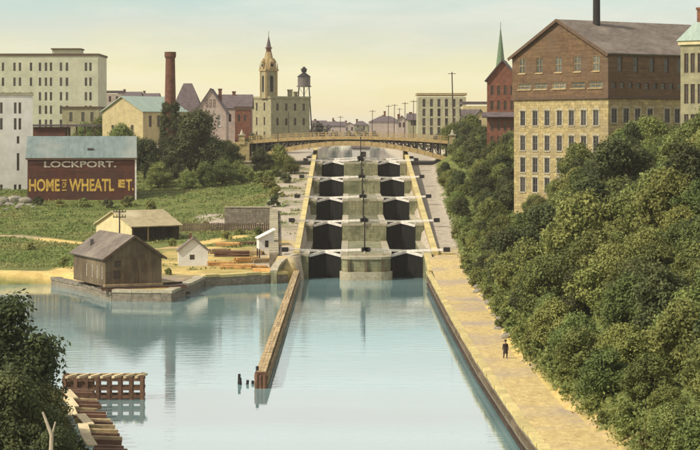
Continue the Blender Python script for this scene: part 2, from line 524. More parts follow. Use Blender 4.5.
def land_z(X, Y):
    X = np.asarray(X, float); Y = np.asarray(Y, float)
    rz = ramp_z(Y)
    ex = edge_x(Y)
    u = np.maximum(0, X - ex)
    low = sst(262, 300, Y) * (1 - sst(352, 395, Y))
    rise = u * .56 * (1 - low) + low * (np.minimum(u, 11.5) * .20 + np.maximum(0, u - 11.5) * .95)
    up = np.minimum(rz + rise, np.maximum(19.0, rz))
    up = up + fnoise(X, Y, .16, 3) * np.clip((X - ex) / 4, 0, 1) * .7
    right = np.where(X > ex, up, rz)
    lz = left_z(Y) + fnoise(X, Y, .09, 5) * .35 * np.clip((Y - 380) / 30, 0, 1)
    # ramp shelf left of the locks, a retaining wall up to Y=383, a slope beyond
    w = np.where(Y < 383.5, np.where(X > -11.9 - 2.4 * (Y - 320) / 63, 1.0, 0.0), sst(-25, -17, X))
    w = np.where(Y < 317, 0.0, w)
    left = lz * (1 - w) + rz * w
    z = np.where(X > 2.5, right, left)
    # the near left bank
    nb = 1.3 + np.clip((-X - 18 - (150 - Y) * -.02) * .12, 0, 3.0)
    z = np.where((X < 2.5) & (Y < 240), nb, z)
    # far street level with the upper canal cut through it
    c = np.clip((np.abs(X - 2.5) - 22) / 8, 0, 1)
    z = np.where(Y > 505, (17.0 + (20.3 - 17.0) * c) * sst(505, 535, Y) + z * (1 - sst(505, 535, Y)), z)
    cut = (np.abs(X - 2.5) < 13) & (Y > 506)
    z = np.where(cut, 13.5, z)
    return z

def ground_z(X, Y):
    X = np.asarray(X, float); Y = np.asarray(Y, float)
    d = sdf(X, Y)
    z = land_z(X, Y)
    wall = ((X > 8) | ((X > -40) & (Y > 270)))
    t = np.where(wall, np.clip((-d - .25) / .9, 0, 1), np.clip((-d + .6) / 4.0, 0, 1))
    return -3.0 + (z + 3.0) * t

def gz(x, y):
    return float(ground_z(np.array([x]), np.array([y]))[0])

def axis(lo, hi, step, far):
    a = list(np.arange(lo, hi + 1e-6, step))
    o, s = [], step
    v = hi
    while v < far[1]:
        s *= 1.35; v += s; o.append(v)
    p, s, v = [], step, lo
    while v > far[0]:
        s *= 1.35; v -= s; p.append(v)
    return np.array(p[::-1] + a + o)

def build_ground():
    xs = axis(-115, 75, .9, (-6000, 6000))
    ys = axis(95, 545, 1.1, (-400, 9000))
    XX, YY = np.meshgrid(xs, ys)
    ZZ = ground_z(XX, YY)
    nx, ny = len(xs), len(ys)
    v = np.stack([XX, YY, ZZ], -1).reshape(-1, 3)
    i = np.arange(nx * ny).reshape(ny, nx)
    f = np.stack([i[:-1, :-1], i[:-1, 1:], i[1:, 1:], i[1:, :-1]], -1).reshape(-1, 4)
    me = bpy.data.meshes.new('ground')
    me.from_pydata(v.tolist(), [], f.tolist())
    me.polygons.foreach_set('use_smooth', [True] * len(me.polygons))
    # what covers the ground: R path, G grass, B pinkish gravel
    X, Y = v[:, 0], v[:, 1]
    n = fnoise(X, Y, .25, 9)
    def near(pts, w):
        d = np.full(X.shape, 1e9)
        for (x0, y0), (x1, y1) in zip(pts[:-1], pts[1:]):
            ex, ey = x1 - x0, y1 - y0
            t = np.clip(((X - x0) * ex + (Y - y0) * ey) / (ex * ex + ey * ey), 0, 1)
            d = np.minimum(d, np.hypot(X - x0 - t * ex, Y - y0 - t * ey))
        return np.clip((w + n * .9 - d) / 1.2 + .5, 0, 1)
    right = X > 8
    path = np.where(right & (X < edge_x(Y) + .5 + n * .6), 1.0, 0.0)
    upper = np.clip((Y - 318) / 16, 0, 1)
    pink = np.where(right, path * upper, 0)
    path = np.where(right, path * (1 - upper), 0)
    lf = (~right) & (Y > 250)
    ramp = lf & (X > -16 + n) & (Y > 317) & (Y < 520)
    n2 = fnoise(X, Y, .3, 14)
    pink = np.maximum(pink, np.where(ramp, np.clip(.9 + n2 * 1.1 + (X > -10.5) * .2, 0, 1), 0))
    pink = np.maximum(pink, np.where(lf, near([(-12, 384), (-22, 387), (-27, 398)], 4.0), 0))
    pink = np.maximum(pink, np.where((Y > 500) & (np.abs(X) < 60), 1.0, 0))
    yard = np.where(lf & (Y < 352 + n * 4) & (X > -32 + n * 2), np.clip(.62 + n * .5, .1, .95), 0)
    path = np.maximum(path, yard)
    path = np.maximum(path, np.where(lf, near([(-110, 372), (-62, 372), (-46, 356), (-38, 345), (-30, 352), (-20, 372)], 1.6), 0))
    path = np.maximum(path, np.where(lf, near([(-110, 312), (-60, 312), (-45, 311), (-38, 300)], 2.4), 0))
    path = np.maximum(path, np.where(lf, near([(-46, 312), (-42, 325), (-38, 345)], 2.2), 0))
    col = np.stack([path, 1 - np.maximum(path, pink), pink, np.ones_like(path)], -1).astype(np.float32)
    a = me.color_attributes.new('cover', 'FLOAT_COLOR', 'POINT')
    a.data.foreach_set('color', col.ravel())
    m = bpy.data.materials.new('ground_cover')
    m.use_nodes = True
    nn, l = m.node_tree.nodes, m.node_tree.links
    b = nn['Principled BSDF']; b.inputs['Roughness'].default_value = .95; b.inputs['Specular IOR Level'].default_value = .1
    tc = nn.new('ShaderNodeTexCoord')
    def two(c1, c2, sc, lo=.35, hi=.65):
        no = nn.new('ShaderNodeTexNoise'); no.inputs['Scale'].default_value = sc; no.inputs['Detail'].default_value = 7
        no.inputs['Roughness'].default_value = .7
        l.new(tc.outputs['Object'], no.inputs['Vector'])
        rp = nn.new('ShaderNodeValToRGB')
        rp.color_ramp.elements[0].position = lo; rp.color_ramp.elements[0].color = (*c1, 1)
        rp.color_ramp.elements[1].position = hi; rp.color_ramp.elements[1].color = (*c2, 1)
        l.new(no.outputs['Fac'], rp.inputs['Fac'])
        return rp.outputs['Color'], no.outputs['Fac']
    def mixc(fac, a_, b_):
        mx = nn.new('ShaderNodeMixRGB')
        l.new(fac, mx.inputs['Fac']); l.new(a_, mx.inputs['Color1']); l.new(b_, mx.inputs['Color2'])
        return mx.outputs['Color']
    grass, gh = two((.08, .096, .028), (.18, .195, .055), .5)
    sand1, sh = two((.46, .32, .11), (.72, .54, .20), .8)
    sand2, _ = two((.27, .21, .16), (.36, .28, .20), 1.2)
    _, patch = two((0, 0, 0), (1, 1, 1), .045)
    pr = nn.new('ShaderNodeValToRGB'); pr.color_ramp.elements[0].position = .50; pr.color_ramp.elements[1].position = .60
    l.new(patch, pr.inputs['Fac'])
    sand = mixc(pr.outputs['Color'], sand1, sand2)
    pinkc, _ = two((.29, .24, .175), (.48, .415, .315), .9)
    at_ = nn.new('ShaderNodeVertexColor'); at_.layer_name = 'cover'
    sp = nn.new('ShaderNodeSeparateColor'); l.new(at_.outputs['Color'], sp.inputs[0])
    c = mixc(sp.outputs[0], grass, sand)
    c = mixc(sp.outputs[2], c, pinkc)
    l.new(c, b.inputs['Base Color'])
    bn = nn.new('ShaderNodeBump'); bn.inputs['Strength'].default_value = .5; bn.inputs['Distance'].default_value = .2
    l.new(gh, bn.inputs['Height']); l.new(bn.outputs[0], b.inputs['Normal'])
    me.materials.append(m)
    o = link('ground', me)
    o['kind'] = 'structure'
    return o
build_ground()

mb = MB(); mb.poly([(-140, 40, 0), (40, 40, 0), (40, 330, 0), (-140, 330, 0)])
o = mb.build('water', M['water']); o['kind'] = 'structure'
mb = MB(); mb.poly([(-11, 509, 15.6), (16, 509, 15.6), (16, 1200, 15.6), (-11, 1200, 15.6)])
o = mb.build('water', M['water']); o['kind'] = 'structure'

# ------------------------------------------------------------------ the flight of locks
CL = (-6.65, -1.4)      # left chamber
CR = (6.5, 11.75)       # right chamber
GATE_Y = [322 + 37 * n for n in range(6)]
TOP = [4.0 + 3.05 * n for n in range(6)]      # coping of each stage
LIFT = 3.05

for n in range(5):
    for (a, b) in (CL, CR):
        m_ = MB(); z = LIFT * n + .15
        m_.poly([(a - .05, GATE_Y[n] + 1.2, z), (b + .05, GATE_Y[n] + 1.2, z), (b + .05, GATE_Y[n + 1] + .6, z), (a - .05, GATE_Y[n + 1] + .6, z)])
        w = m_.build('water', M['water_dark']); w['kind'] = 'structure'

pier = thing('lock_pier', 'broad central stone pier stepping up between the two rows of locks', 'lock wall', (2.55, 318, 0))
def shape(name, mb, m, parent, base):
    o = mb.build(name, m, parent)
    o.location = -Vector(base)
    return o
PB = (2.55, 318, 0)
for n in range(5):
    y0 = GATE_Y[n] - (2.2 if n == 0 else 1.2)
    y1 = GATE_Y[n + 1] - 1.2
    m_ = MB(); m_.span((CL[1], y0, -3), (CR[0], y1, TOP[n] - .35))
    shape('stage', m_, M['stone_lock'], pier, PB)
    # coping slabs round the stage
    k = 12
    for i in range(k):
        a = y0 + (y1 - y0) * i / k + .03; b = y0 + (y1 - y0) * (i + 1) / k - .03
        for xa, xb in ((CL[1] - .06, CL[1] + 1.1), (CR[0] - 1.1, CR[0] + .06)):
            m_ = MB(); m_.span((xa, a, TOP[n] - .35), (xb, b, TOP[n] + R.uniform(-.02, .02)))
            shape('coping_stone', m_, M['stone_pale'], pier, PB)
    m_ = MB(); m_.span((CL[1] + 1.13, y0 + 1.2, TOP[n] - .36), (CR[0] - 1.13, y1, TOP[n] - .06))
    shape('stage_fill', m_, M['stone_lock'], pier, PB)
    m_ = MB(); m_.span((CL[1] + 1.13, y0 - .02, TOP[n] - .352), (CR[0] - 1.13, y0 + 1.18, TOP[n] + .02))
    shape('coping_stone', m_, M['stone_pale'], pier, PB)
# rounded nose standing in the water, in two courses
def rounded(x0, x1, y0, y1, r, n=6):
    pts = []
    for cx, cy, a0 in ((x1 - r, y0 + r, -90), ):
        for i in range(n + 1):
            a = math.radians(a0 + 90 * i / n); pts.append((cx + r * math.cos(a), cy + r * math.sin(a)))
    pts += [(x1, y1), (x0, y1)]
    for i in range(n + 1):
        a = math.radians(180 + 90 * i / n); pts.append((x0 + r + r * math.cos(a), y0 + r + r * math.sin(a)))
    return pts
m_ = MB(); m_.prism(rounded(CL[1] - .25, CR[0] + .25, 316.2, 319.6, 2.4), -3, 1.3); shape('nose_base', m_, M['stone_pale'], pier, PB)
m_ = MB(); m_.prism(rounded(CL[1] + .1, CR[0] - .1, 316.9, 319.7, 2.0), 1.3, 3.3); shape('nose', m_, M['stone_lock'], pier, PB)
m_ = MB(); m_.prism(rounded(CL[1] - .05, CR[0] + .05, 316.7, 319.75, 2.1), 3.3, 3.72); shape('nose_cap', m_, M['stone_pale'], pier, PB)
for xx in (-.2, 2.55, 5.3):     # vertical fenders on the nose
    m_ = MB(); m_.box((xx, 316.75, 2.3), (.35, .35, 2.0)); shape('fender', m_, M['wood_grey'], pier, PB)

def side_wall(name, label, x_in, sgn):
    base = (x_in, 318, 0)
    t = thing(name, label, 'lock wall', base)
    th = 1.45
    for n in range(5):
        y0 = GATE_Y[n] - (2.2 if n == 0 else 1.2)
        y1 = GATE_Y[n + 1] - 1.2
        m_ = MB(); m_.span((x_in, y0, -3), (x_in + sgn * th, y1, TOP[n] - .35)); shape('stage', m_, M['stone_lock'], t, base)
        k = 12
        for i in range(k):
            a = y0 + (y1 - y0) * i / k + .03; b = y0 + (y1 - y0) * (i + 1) / k - .03
            m_ = MB(); m_.span((x_in - sgn * .06, a, TOP[n] - .35), (x_in + sgn * (th - .02), b, TOP[n] + R.uniform(-.02, .02)))
            shape('coping_stone', m_, M['stone_pale'], t, base)
        # sloping outer parapet of yellow stone, one block after another
        ka = 14
        for i in range(ka):
            a = y0 + (GATE_Y[n + 1] - 1.2 - y0) * i / ka; b = y0 + (GATE_Y[n + 1] - 1.2 - y0) * (i + 1) / ka
            za = TOP[n] + .35 + LIFT * i / ka; zb = TOP[n] + .35 + LIFT * (i + 1) / ka
            xa, xb = sorted((x_in + sgn * th, x_in + sgn * (th + .95)))
            m_ = MB()
            q = [(xa, a + .03, za), (xb, a + .03, za), (xb, b - .03, zb), (xa, b - .03, zb)]
            slab(m_, q, .5)
            shape('parapet_stone', m_, M['coping'], t, base)
        m_ = MB()
        xa, xb = sorted((x_in + sgn * (th + .08), x_in + sgn * (th + .87)))
        z0, z1 = TOP[n] - .1, TOP[n] + LIFT - .1
        b0 = len(m_.v)
        m_.v += [(xa, y0, -2), (xb, y0, -2), (xb, y1, -2), (xa, y1, -2), (xa, y0, z0), (xb, y0, z0), (xb, y1, z1), (xa, y1, z1)]
        for q in ((0, 3, 2, 1), (4, 5, 6, 7), (0, 1, 5, 4), (1, 2, 6, 5), (2, 3, 7, 6), (3, 0, 4, 7)):
            m_.f.append(q); m_.m.append(0)
        shape('parapet_wall', m_, M['stone_yellow'], t, base)
    return t, base
lw, lwb = side_wall('lock_side_wall', 'left outer lock wall with sloping yellow stone parapet', CL[0], -1)
rw, rwb = side_wall('lock_side_wall', 'right outer lock wall with sloping yellow parapet beside the towpath', CR[1], 1)

# curved wing walls at the foot of the flight
def wing(label, x0, sgn, x1, yn, z0, z1, m):
    base = (x0, 320, 0)
    t = thing('wing_wall', label, 'wall', base)
    pts = []
    for i in range(10):
        a = math.pi / 2 * i / 9
        pts.append((x0 + (x1 - x0) * math.sin(a), 320 - (320 - yn) * (1 - math.cos(a)), z0 + (z1 - z0) * (i / 9) ** 1.5))
    for (xa, ya, za), (xb, yb, zb) in zip(pts[:-1], pts[1:]):
        m_ = MB()
        m_.bar((xa, ya, (za - 3) / 2), (xb, yb, (za - 3) / 2), .9, za + 3 - .3); shape('wall_block', m_, M['stone_lock'], t, base)
        m_ = MB(); m_.bar((xa, ya, za - .02), (xb, yb, zb - .02), 1.15, .36); shape('coping_stone', m_, m, t, base)
wing('pale curved wing wall left of the lowest lock', CL[0] - 1.2, -1, -11.8, 309.5, 4.0, 1.9, M['stone_pale'])
wing('yellow curved wing wall right of the lowest lock', CR[1] + .6, 1, 12.5, 306, 4.0, 2.2, M['coping'])

# gates: every leaf with its balance beam is one thing
ROWN = ['lowest', 'second', 'middle', 'fourth', 'top', 'headmost, under the bridge,']
def gate_leaf(xw, xm, n, side, inner):
    """xw wall side, xm mitre; leaf slopes upstream to the mitre"""
    y, zb, zt = GATE_Y[n], LIFT * (n - 1) - .6 if n else -2.0, TOP[min(n, 4)]
    s = 1 if xm > xw else -1
    root = thing('lock_gate', f'white beamed {ROWN[n]} gate leaf on the {"pier" if inner else "bank"} side of the {side} lock', 'lock gate',
                 (xw, y - .3, zt - .45), 0, 'lock gate leaves')
    L = abs(xm - xw)
    A = Vector((0, 0, 0)); B = Vector((s * L, 1.25, 0))
    d = (B - A) / 7
    for i in range(7):      # upright planks
        p, q = A + d * (i + .04), A + d * (i + .96)
        m_ = MB(); zz = -.1 + .6 * (i + .5) / 7
        h = zt - .2 - zb
        c = (p + q) / 2
        m_.box((c.x, c.y, (zz - h) / 2), ((q - p).length, .22, zz + h), math.atan2(d.y, d.x))
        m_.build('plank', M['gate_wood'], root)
    m_ = MB(); m_.bar(A + Vector((0, -.1, .02)), B + Vector((0, -.1, .62)), .42, .42); m_.build('top_rail', M['white_paint'], root)
    m_ = MB(); m_.cyl((0, .1, -(zt - zb - .2)), (0, .1, .5), .2, .2, 8); m_.build('heel_post', M['gate_wood'], root)
    tail = Vector((-s * 3.3, -.75, 1.05))
    m_ = MB(); m_.bar(B + Vector((0, 0, .72)), tail, .45, .36); bm_ = m_.build('balance_beam', M['white_paint'], root)
    m_ = MB(); m_.box(tail + Vector((-s * .5, -.1, .02)), (1.05, .75, .72)); m_.build('counterweight', M['iron'], root)
    m_ = MB(); m_.bar((0, -.1, 0), (0, -.1, .85), .3, .3); m_.build('beam_post', M['white_paint'], root)
for n in range(6):
    for (a, b), side in ((CL, 'left'), (CR, 'right')):
        mid = (a + b) / 2
        gate_leaf(a + .02, mid - .03, n, side, side == 'right')
        gate_leaf(b - .02, mid + .03, n, side, side == 'left')
# white footbridge plank along each gate row on the pier is the beams themselves; lamp posts stand down the middle of the pier
for n in range(5):
    t = thing('lamp_post', f'tall thin dark lamp post on the pier at the {ROWN[n]} pair of gates', 'lamp post', (2.35 + .04 * n, GATE_Y[n] - 1.4, TOP[n] - .1), 0, 'lamp posts on the pier')
    m_ = MB(); m_.cyl((0, 0, 0), (0, 0, 5.7), .13, .09, 8); m_.build('pole', M['iron'], t)
    m_ = MB(); m_.bar((-.45, 0, 5.2), (.45, 0, 5.2), .1, .1); m_.build('arm', M['iron'], t)
    m_ = MB(); m_.cyl((0, 0, 5.7), (0, 0, 6.1), .22, .1, 8); m_.build('lamp', M['iron'], t)
    m_ = MB(); m_.cyl((0, 0, 0), (0, 0, .5), .26, .18, 8); m_.build('foot', M['stone_pale'], t)

# ------------------------------------------------------------------ timber guide wall in the basin
GB = (-8.2, 184.5, 0)
gw = thing('guide_wall', 'long narrow timber guide pier running from the left lock into the basin', 'pier', GB)
def gwx(y):
    return -8.2 - .25 * (y - 184.5) / 130
seg = [184.5 + 5.2 * i for i in range(26)]
beam_me = {}
for lane in (-.29, 0, .29):
    for i, y in enumerate(seg):
        l_ = 5.14
        m_ = MB(); m_.box((0, 0, 0), (.27, l_, .3))
        if lane not in beam_me:
            beam_me[lane] = m_.mesh('timber', M['timber'])
        link('timber', beam_me[lane], gw, (gwx(y) + lane - GB[0], y + 2.6 - GB[1], 1.42 + R.uniform(-.04, .04)), R.uniform(-.006, .006))
pm = MB().cyl((0, 0, -3), (0, 0, 1.22), .2, .2, 7).mesh('pile', M['timber_red'])
for i in range(66):
    y = 184.7 + i * 2.0
    for s in (-1, 1):
        link('pile', pm, gw, (gwx(y) + s * .36 - GB[0], y - GB[1], R.uniform(-.05, .05)))
wm = MB().box((0, 0, 0), (.16, 10.2, .3)).mesh('waling', M['timber'])
for i in range(13):
    for s in (-1, 1):
        for z in (.4, 1.0):
            link('waling', wm, gw, (gwx(189 + i * 10.3) + s * .55 - GB[0], 189.6 + i * 10.3 - GB[1], z))
m_ = MB()
for k, x in enumerate((-.36, 0, .36)):
    m_.cyl((x, -.2, -3), (x, -.2, 1.25 + .15 * (k == 0)), .24, .24, 8)
m_.build('end_piles', M['timber_red'], gw)
m_ = MB(); m_.box((0, -.1, 1.32), (1.1, .3, .34)); m_.build('end_cap', M['timber_red'], gw)
m_ = MB(); m_.cyl((-.38, .6, 1.4), (-.38, .6, 1.95), .14, .14, 8); m_.build('bollard', M['iron'], gw)

p = onz(242, 384, 0)
t = thing('broken_piles', 'small cluster of dark broken pile stumps in the water left of the guide pier', 'piles', p)
for dx, dy, h, lean in ((-.35, 0, .95, .1), (0, .3, .55, -.2), (.3, -.2, .4, .25), (-.05, -.5, .45, -.1), (.95, .2, .3, .05)):
    m_ = MB(); m_.cyl((dx, dy, -2), (dx + lean, dy, h), .15, .13, 7); m_.build('pile', M['iron'], t)

# ------------------------------------------------------------------ towpath wall on the right
base = (12.2, 150, 0)
tw = thing('canal_wall', 'long stone canal wall edging the yellow towpath on the right', 'wall', base)
ys = np.arange(118, 306.5, 2.6)
def cwx(y):
    return float(np.interp(y, [60, 130, 150, 190, 240, 400], [13.8, 13.2, 12.6, 11.95, 11.75, 11.75]))
for y in ys:
    xa, xb = cwx(y), cwx(y + 2.6)
    j = R.uniform(-.05, .05)
    m_ = MB(); slab(m_, [(xa + j, y + .03, 2.08), (xa + .7 + j, y + .03, 2.08), (xb + .7 + j, y + 2.56, 2.08), (xb + j, y + 2.56, 2.08)], .34)
    shape('coping_stone', m_, M['coping'], tw, base)
    m_ = MB(); slab(m_, [(xa + .12, y + .01, 1.73), (xa + 1.3, y + .01, 1.73), (xb + 1.3, y + 2.59, 1.73), (xb + .12, y + 2.59, 1.73)], 4.6)
    shape('wall_block', m_, M['wood_grey'] if False else M['stone_grey'], tw, base)
for z, mm in ((.35, 'wood_dark'), (1.2, 'wood_grey')):
    for y in np.arange(118, 304, 7.8):
        xa, xb = cwx(y), cwx(y + 7.8)
        m_ = MB(); m_.bar((xa + .02, y + .05, z), (xb + .02, y + 7.75, z), .22, .32); shape('fender_timber', m_, M[mm], tw, base)

def towpath():
    ys_ = np.arange(112, 317.5, 1.0)
    v, f = [], []
    rng = np.random.default_rng(77)
    K = 9
    for y in ys_:
        a, b = cwx(y) + .69, float(edge_x(np.array(y))) + 1.4
        for k in range(K):
            t = k / (K - 1)
            hump = .06 * math.sin(math.pi * t) + rng.normal() * .012 - .05 * math.exp(-((t - .35) / .05) ** 2) - .05 * math.exp(-((t - .68) / .05) ** 2)
            v.append((a + (b - a) * t, y, float(ramp_z(np.array(y))) + .05 + hump + (0.0 if t < .85 else .25 * (t - .85) / .15)))
    n = len(ys_)
    for i in range(n - 1):
        for k in range(K - 1):
            q = i * K + k
            f.append((q, q + 1, q + K + 1, q + K))
    me = bpy.data.meshes.new('path'); me.from_pydata(v, [], f); me.materials.append(M['path'])
    me.polygons.foreach_set('use_smooth', [True] * len(f)); me.update()
    o = link('towpath', me); o['kind'] = 'structure'
towpath()

# ------------------------------------------------------------------ quay walls on the left bank
def quay(label, pts, ztop, m_wall, m_cop, cw=1.3, step=2.4):
    base = (pts[0][0], pts[0][1], 0)
    t = thing('quay_wall', label, 'wall', base)
    for (x0, y0), (x1, y1) in zip(pts[:-1], pts[1:]):
        L = math.hypot(x1 - x0, y1 - y0)
        k = max(1, int(L / step))
        ang = math.atan2(y1 - y0, x1 - x0)
        nx, ny = math.sin(ang), -math.cos(ang)      # land side is right of travel
        for i in range(k):
            c = (i + .5) / k
            cx, cy = x0 + (x1 - x0) * c, y0 + (y1 - y0) * c
            zt = ztop + R.uniform(-.08, .06)
            m_ = MB(); m_.box((cx + nx * cw / 2, cy + ny * cw / 2, zt - .2), (L / k - .06, cw, .4), ang); shape('coping_stone', m_, m_cop, t, base)
        m_ = MB(); m_.box(((x0 + x1) / 2 + nx * (cw / 2 + .06), (y0 + y1) / 2 + ny * (cw / 2 + .06), (ztop - .4 - 3) / 2), (L - .02, cw - .1, ztop - .4 + 3), ang)
        shape('wall_face', m_, m_wall, t, base)
    return t
quay('stone quay wall in front of the lumber yard beside the locks', [(-9.6, 312), (-22.0, 304)], 1.75, M['stone_grey'], M['coping'], 1.5)
quay('low stone quay corner wrapping the weathered boathouse', [(-22.0, 303.8), (-24.6, 276.5), (-33.2, 278.5)], 1.6, M['stone_grey'], M['stone_pale'], 1.5)
quay('rough rubble edge below the left side of the boathouse', [(-33.4, 278.8), (-39.5, 295), (-46, 307)], 1.2, M['stone_grey'], M['stone_grey'], 1.4, 1.8)

# retaining wall of the ramp
base = (-14.5, 320, 0)
t = thing('retaining_wall', 'grey stone retaining wall below the pink ramp above the lumber yard', 'wall', base)
for i in range(22):
    ya, yb = 318.5 + i * 3, 318.5 + i * 3 + 2.96
    zt = float(ramp_z(np.array(ya + 1.5))) + .35
    xa = -12.2 - 2.4 * (ya - 320) / 63; xb = -12.2 - 2.4 * (yb - 320) / 63
    m_ = MB(); m_.bar((xa, ya, (zt + .5) / 2), (xb, yb, (zt + .5) / 2), 1.4, zt - .5); shape('wall_block', m_, M['stone_grey'], t, base)
    m_ = MB(); m_.bar((xa, ya, zt + .11), (xb, yb, zt + .11), 1.55, .22); shape('coping_stone', m_, M['stone_pale'], t, base)
for i in range(3):
    xa, xb = -15.1 - i * 3 - 2.96, -15.1 - i * 3
    m_ = MB(); m_.span((xa, 383.6, 3), (xb, 384.5, 8.9)); shape('wall_block', m_, M['stone_grey'], t, base)
    m_ = MB(); m_.span((xa, 383.5, 8.9), (xb, 384.6, 9.12)); shape('coping_stone', m_, M['stone_pale'], t, base)

# ------------------------------------------------------------------ buildings
WIN = {}
def window_mesh(w, h, style):
    key = (round(w, 2), round(h, 2), style)
    if key in WIN:
        return WIN[key]
    fr = MB(); t = .09
    fm = {'white': M['white_paint'], 'stone': M['tank'], 'brown': M['trim_brown'], 'slat': M['white_paint'], 'dark': M['trim_brown'], 'pale': M['timber']}[style]
    y = .12
    fr.box((0, y, h / 2), (t, .07, h - .02)) if style != 'dark' else None
    fr.box((0, y, h * .5), (w - .02, .08, t))
    for s in (-1, 1):
        fr.box((s * (w / 2 - t / 2), y - .01, h / 2), (t, .12, h))
    fr.box((0, y - .02, h - t / 2), (w, .12, t)); fr.box((0, y - .02, t / 2), (w, .12, t))
    fme = fr.mesh('window', fm)
    pn = MB(); pn.box((0, y + .06, h / 2), (w - .04, .02, h - .04))
    pme = pn.mesh('pane', M['glass_pale'] if style == 'pale' else M['white_paint'] if style == 'slat' else M['glass'])
    sme = None
    if style in ('stone', 'white', 'pale'):
        sm = MB(); sm.box((0, -.05, -.09), (w + .3, .22, .18))
        if style == 'stone':
            k = 5
            for i in range(k):      # segmental arch of voussoirs
                a = -.5 + (i + .5) / k
                sm.box((a * (w + .5), -.03, h + .16 + .14 * (1 - (2 * a) ** 2)), ((w + .5) / k - .02, .16, .34), ry=a * .7)
            for s in (-1, 1):
                sm.box((s * (w / 2 + .13), -.02, h / 2), (.24, .10, h - .1))
        sme = sm.mesh('sill', M['stone_pale'] if style == 'stone' else fm)
    WIN[key] = (fme, pme, sme)
    return WIN[key]

def panel(mb, T, W, Hh, holes, depth=.3):
    """a wall in local (x, z) with openings and reveals, mapped by T(x, y, z)"""
    xs = sorted(set([0, W] + [v for h in holes for v in (h[0], h[0] + h[2])]))
    zs = sorted(set([0, Hh] + [v for h in holes for v in (h[1], h[1] + h[3])]))
    xs = [x for x in xs if -1e-6 <= x <= W + 1e-6]; zs = [z for z in zs if -1e-6 <= z <= Hh + 1e-6]
    for i in range(len(xs) - 1):
        for j in range(len(zs) - 1):
            cx, cz = (xs[i] + xs[i + 1]) / 2, (zs[j] + zs[j + 1]) / 2
            if any(h[0] < cx < h[0] + h[2] and h[1] < cz < h[1] + h[3] for h in holes):
                continue
            mb.poly([T(xs[i], 0, zs[j]), T(xs[i + 1], 0, zs[j]), T(xs[i + 1], 0, zs[j + 1]), T(xs[i], 0, zs[j + 1])])
    for (x, z, w, h) in holes:
        d = depth
        mb.poly([T(x, 0, z), T(x, d, z), T(x + w, d, z), T(x + w, 0, z)][::-1])
        mb.poly([T(x, 0, z + h), T(x + w, 0, z + h), T(x + w, d, z + h), T(x, d, z + h)][::-1])
        mb.poly([T(x, 0, z), T(x, 0, z + h), T(x, d, z + h), T(x, d, z)][::-1])
        mb.poly([T(x + w, 0, z), T(x + w, d, z), T(x + w, d, z + h), T(x + w, 0, z + h)][::-1])
        mb.poly([T(x, d, z), T(x + w, d, z), T(x + w, d, z + h), T(x, d, z + h)])

def side_T(side, W, D, off=0.0):
    if side == 'front':
        return (lambda x, y, z: (x - off, y - off, z)), 0.0
    if side == 'right':
        return (lambda x, y, z: (W - y + off, x - off, z)), math.pi / 2
    if side == 'left':
        return (lambda x, y, z: (y - off, D - x + off, z)), -math.pi / 2
    return (lambda x, y, z: (W - x + off, D - y + off, z)), math.pi

def walls(root, W, D, z0, z1, wins, m, name='wall', off=0.0):
    """four walls between z0 and z1 with windows: wins = [(side, centre, sill z, w, h, style)]"""
    mb = MB()
    for side in ('front', 'right', 'left', 'back'):
        T, rz = side_T(side, W, D, off)
        L = (W if side in ('front', 'back') else D) + 2 * off
        ws = [w for w in wins if w[0] == side and z0 < w[2] < z1]
        T2 = lambda x, y, z, T=T: T(x, y, z + z0)
        panel(mb, T2, L, z1 - z0, [(w[1] + off - w[3] / 2, w[2] - z0, w[3], w[4]) for w in ws])
        for (_, s, z, w, h, st) in ws:
            fme, pme, sme = window_mesh(w, h, st)
            o = link('window', fme, root, T(s + off, 0.02, z), rz)
            link('pane', pme, o)
            if sme:
                link('sill', sme, o)
    mb.poly([(-off, -off, z1), (W + off, -off, z1), (W + off, D + off, z1), (-off, D + off, z1)])
    return mb.build(name, m, root)

def roof_gable(root, W, D, ze, zr, m, along='x', ov=.5, t=.22, wall_m=None):
    mb = MB()
    if along == 'x':
        k = (zr - ze) / (D / 2)
        a = [(-ov, -ov, ze - k * ov), (W + ov, -ov, ze - k * ov), (W + ov, D / 2, zr), (-ov, D / 2, zr)]
        b = [(W + ov, D + ov, ze - k * ov), (-ov, D + ov, ze - k * ov), (-ov, D / 2, zr), (W + ov, D / 2, zr)]
        g = [[(0, D, ze), (0, 0, ze), (0, D / 2, zr)], [(W, 0, ze), (W, D, ze), (W, D / 2, zr)]]
    else:
        k = (zr - ze) / (W / 2)
        a = [(-ov, D + ov, ze - k * ov), (-ov, -ov, ze - k * ov), (W / 2, -ov, zr), (W / 2, D + ov, zr)]
        b = [(W + ov, -ov, ze - k * ov), (W + ov, D + ov, ze - k * ov), (W / 2, D + ov, zr), (W / 2, -ov, zr)]
        g = [[(0, 0, ze), (W, 0, ze), (W / 2, 0, zr)], [(W, D, ze), (0, D, ze), (W / 2, D, zr)]]
    up = Vector((0, 0, t))
    for q in (a, b):
        slab(mb, [Vector(p) + up for p in q], t * .9)
    r = mb.build('roof', m, root)
    if wall_m:
        for q in g:
            mb = MB(); mb.poly(q); mb.build('gable', wall_m, root)
    return r

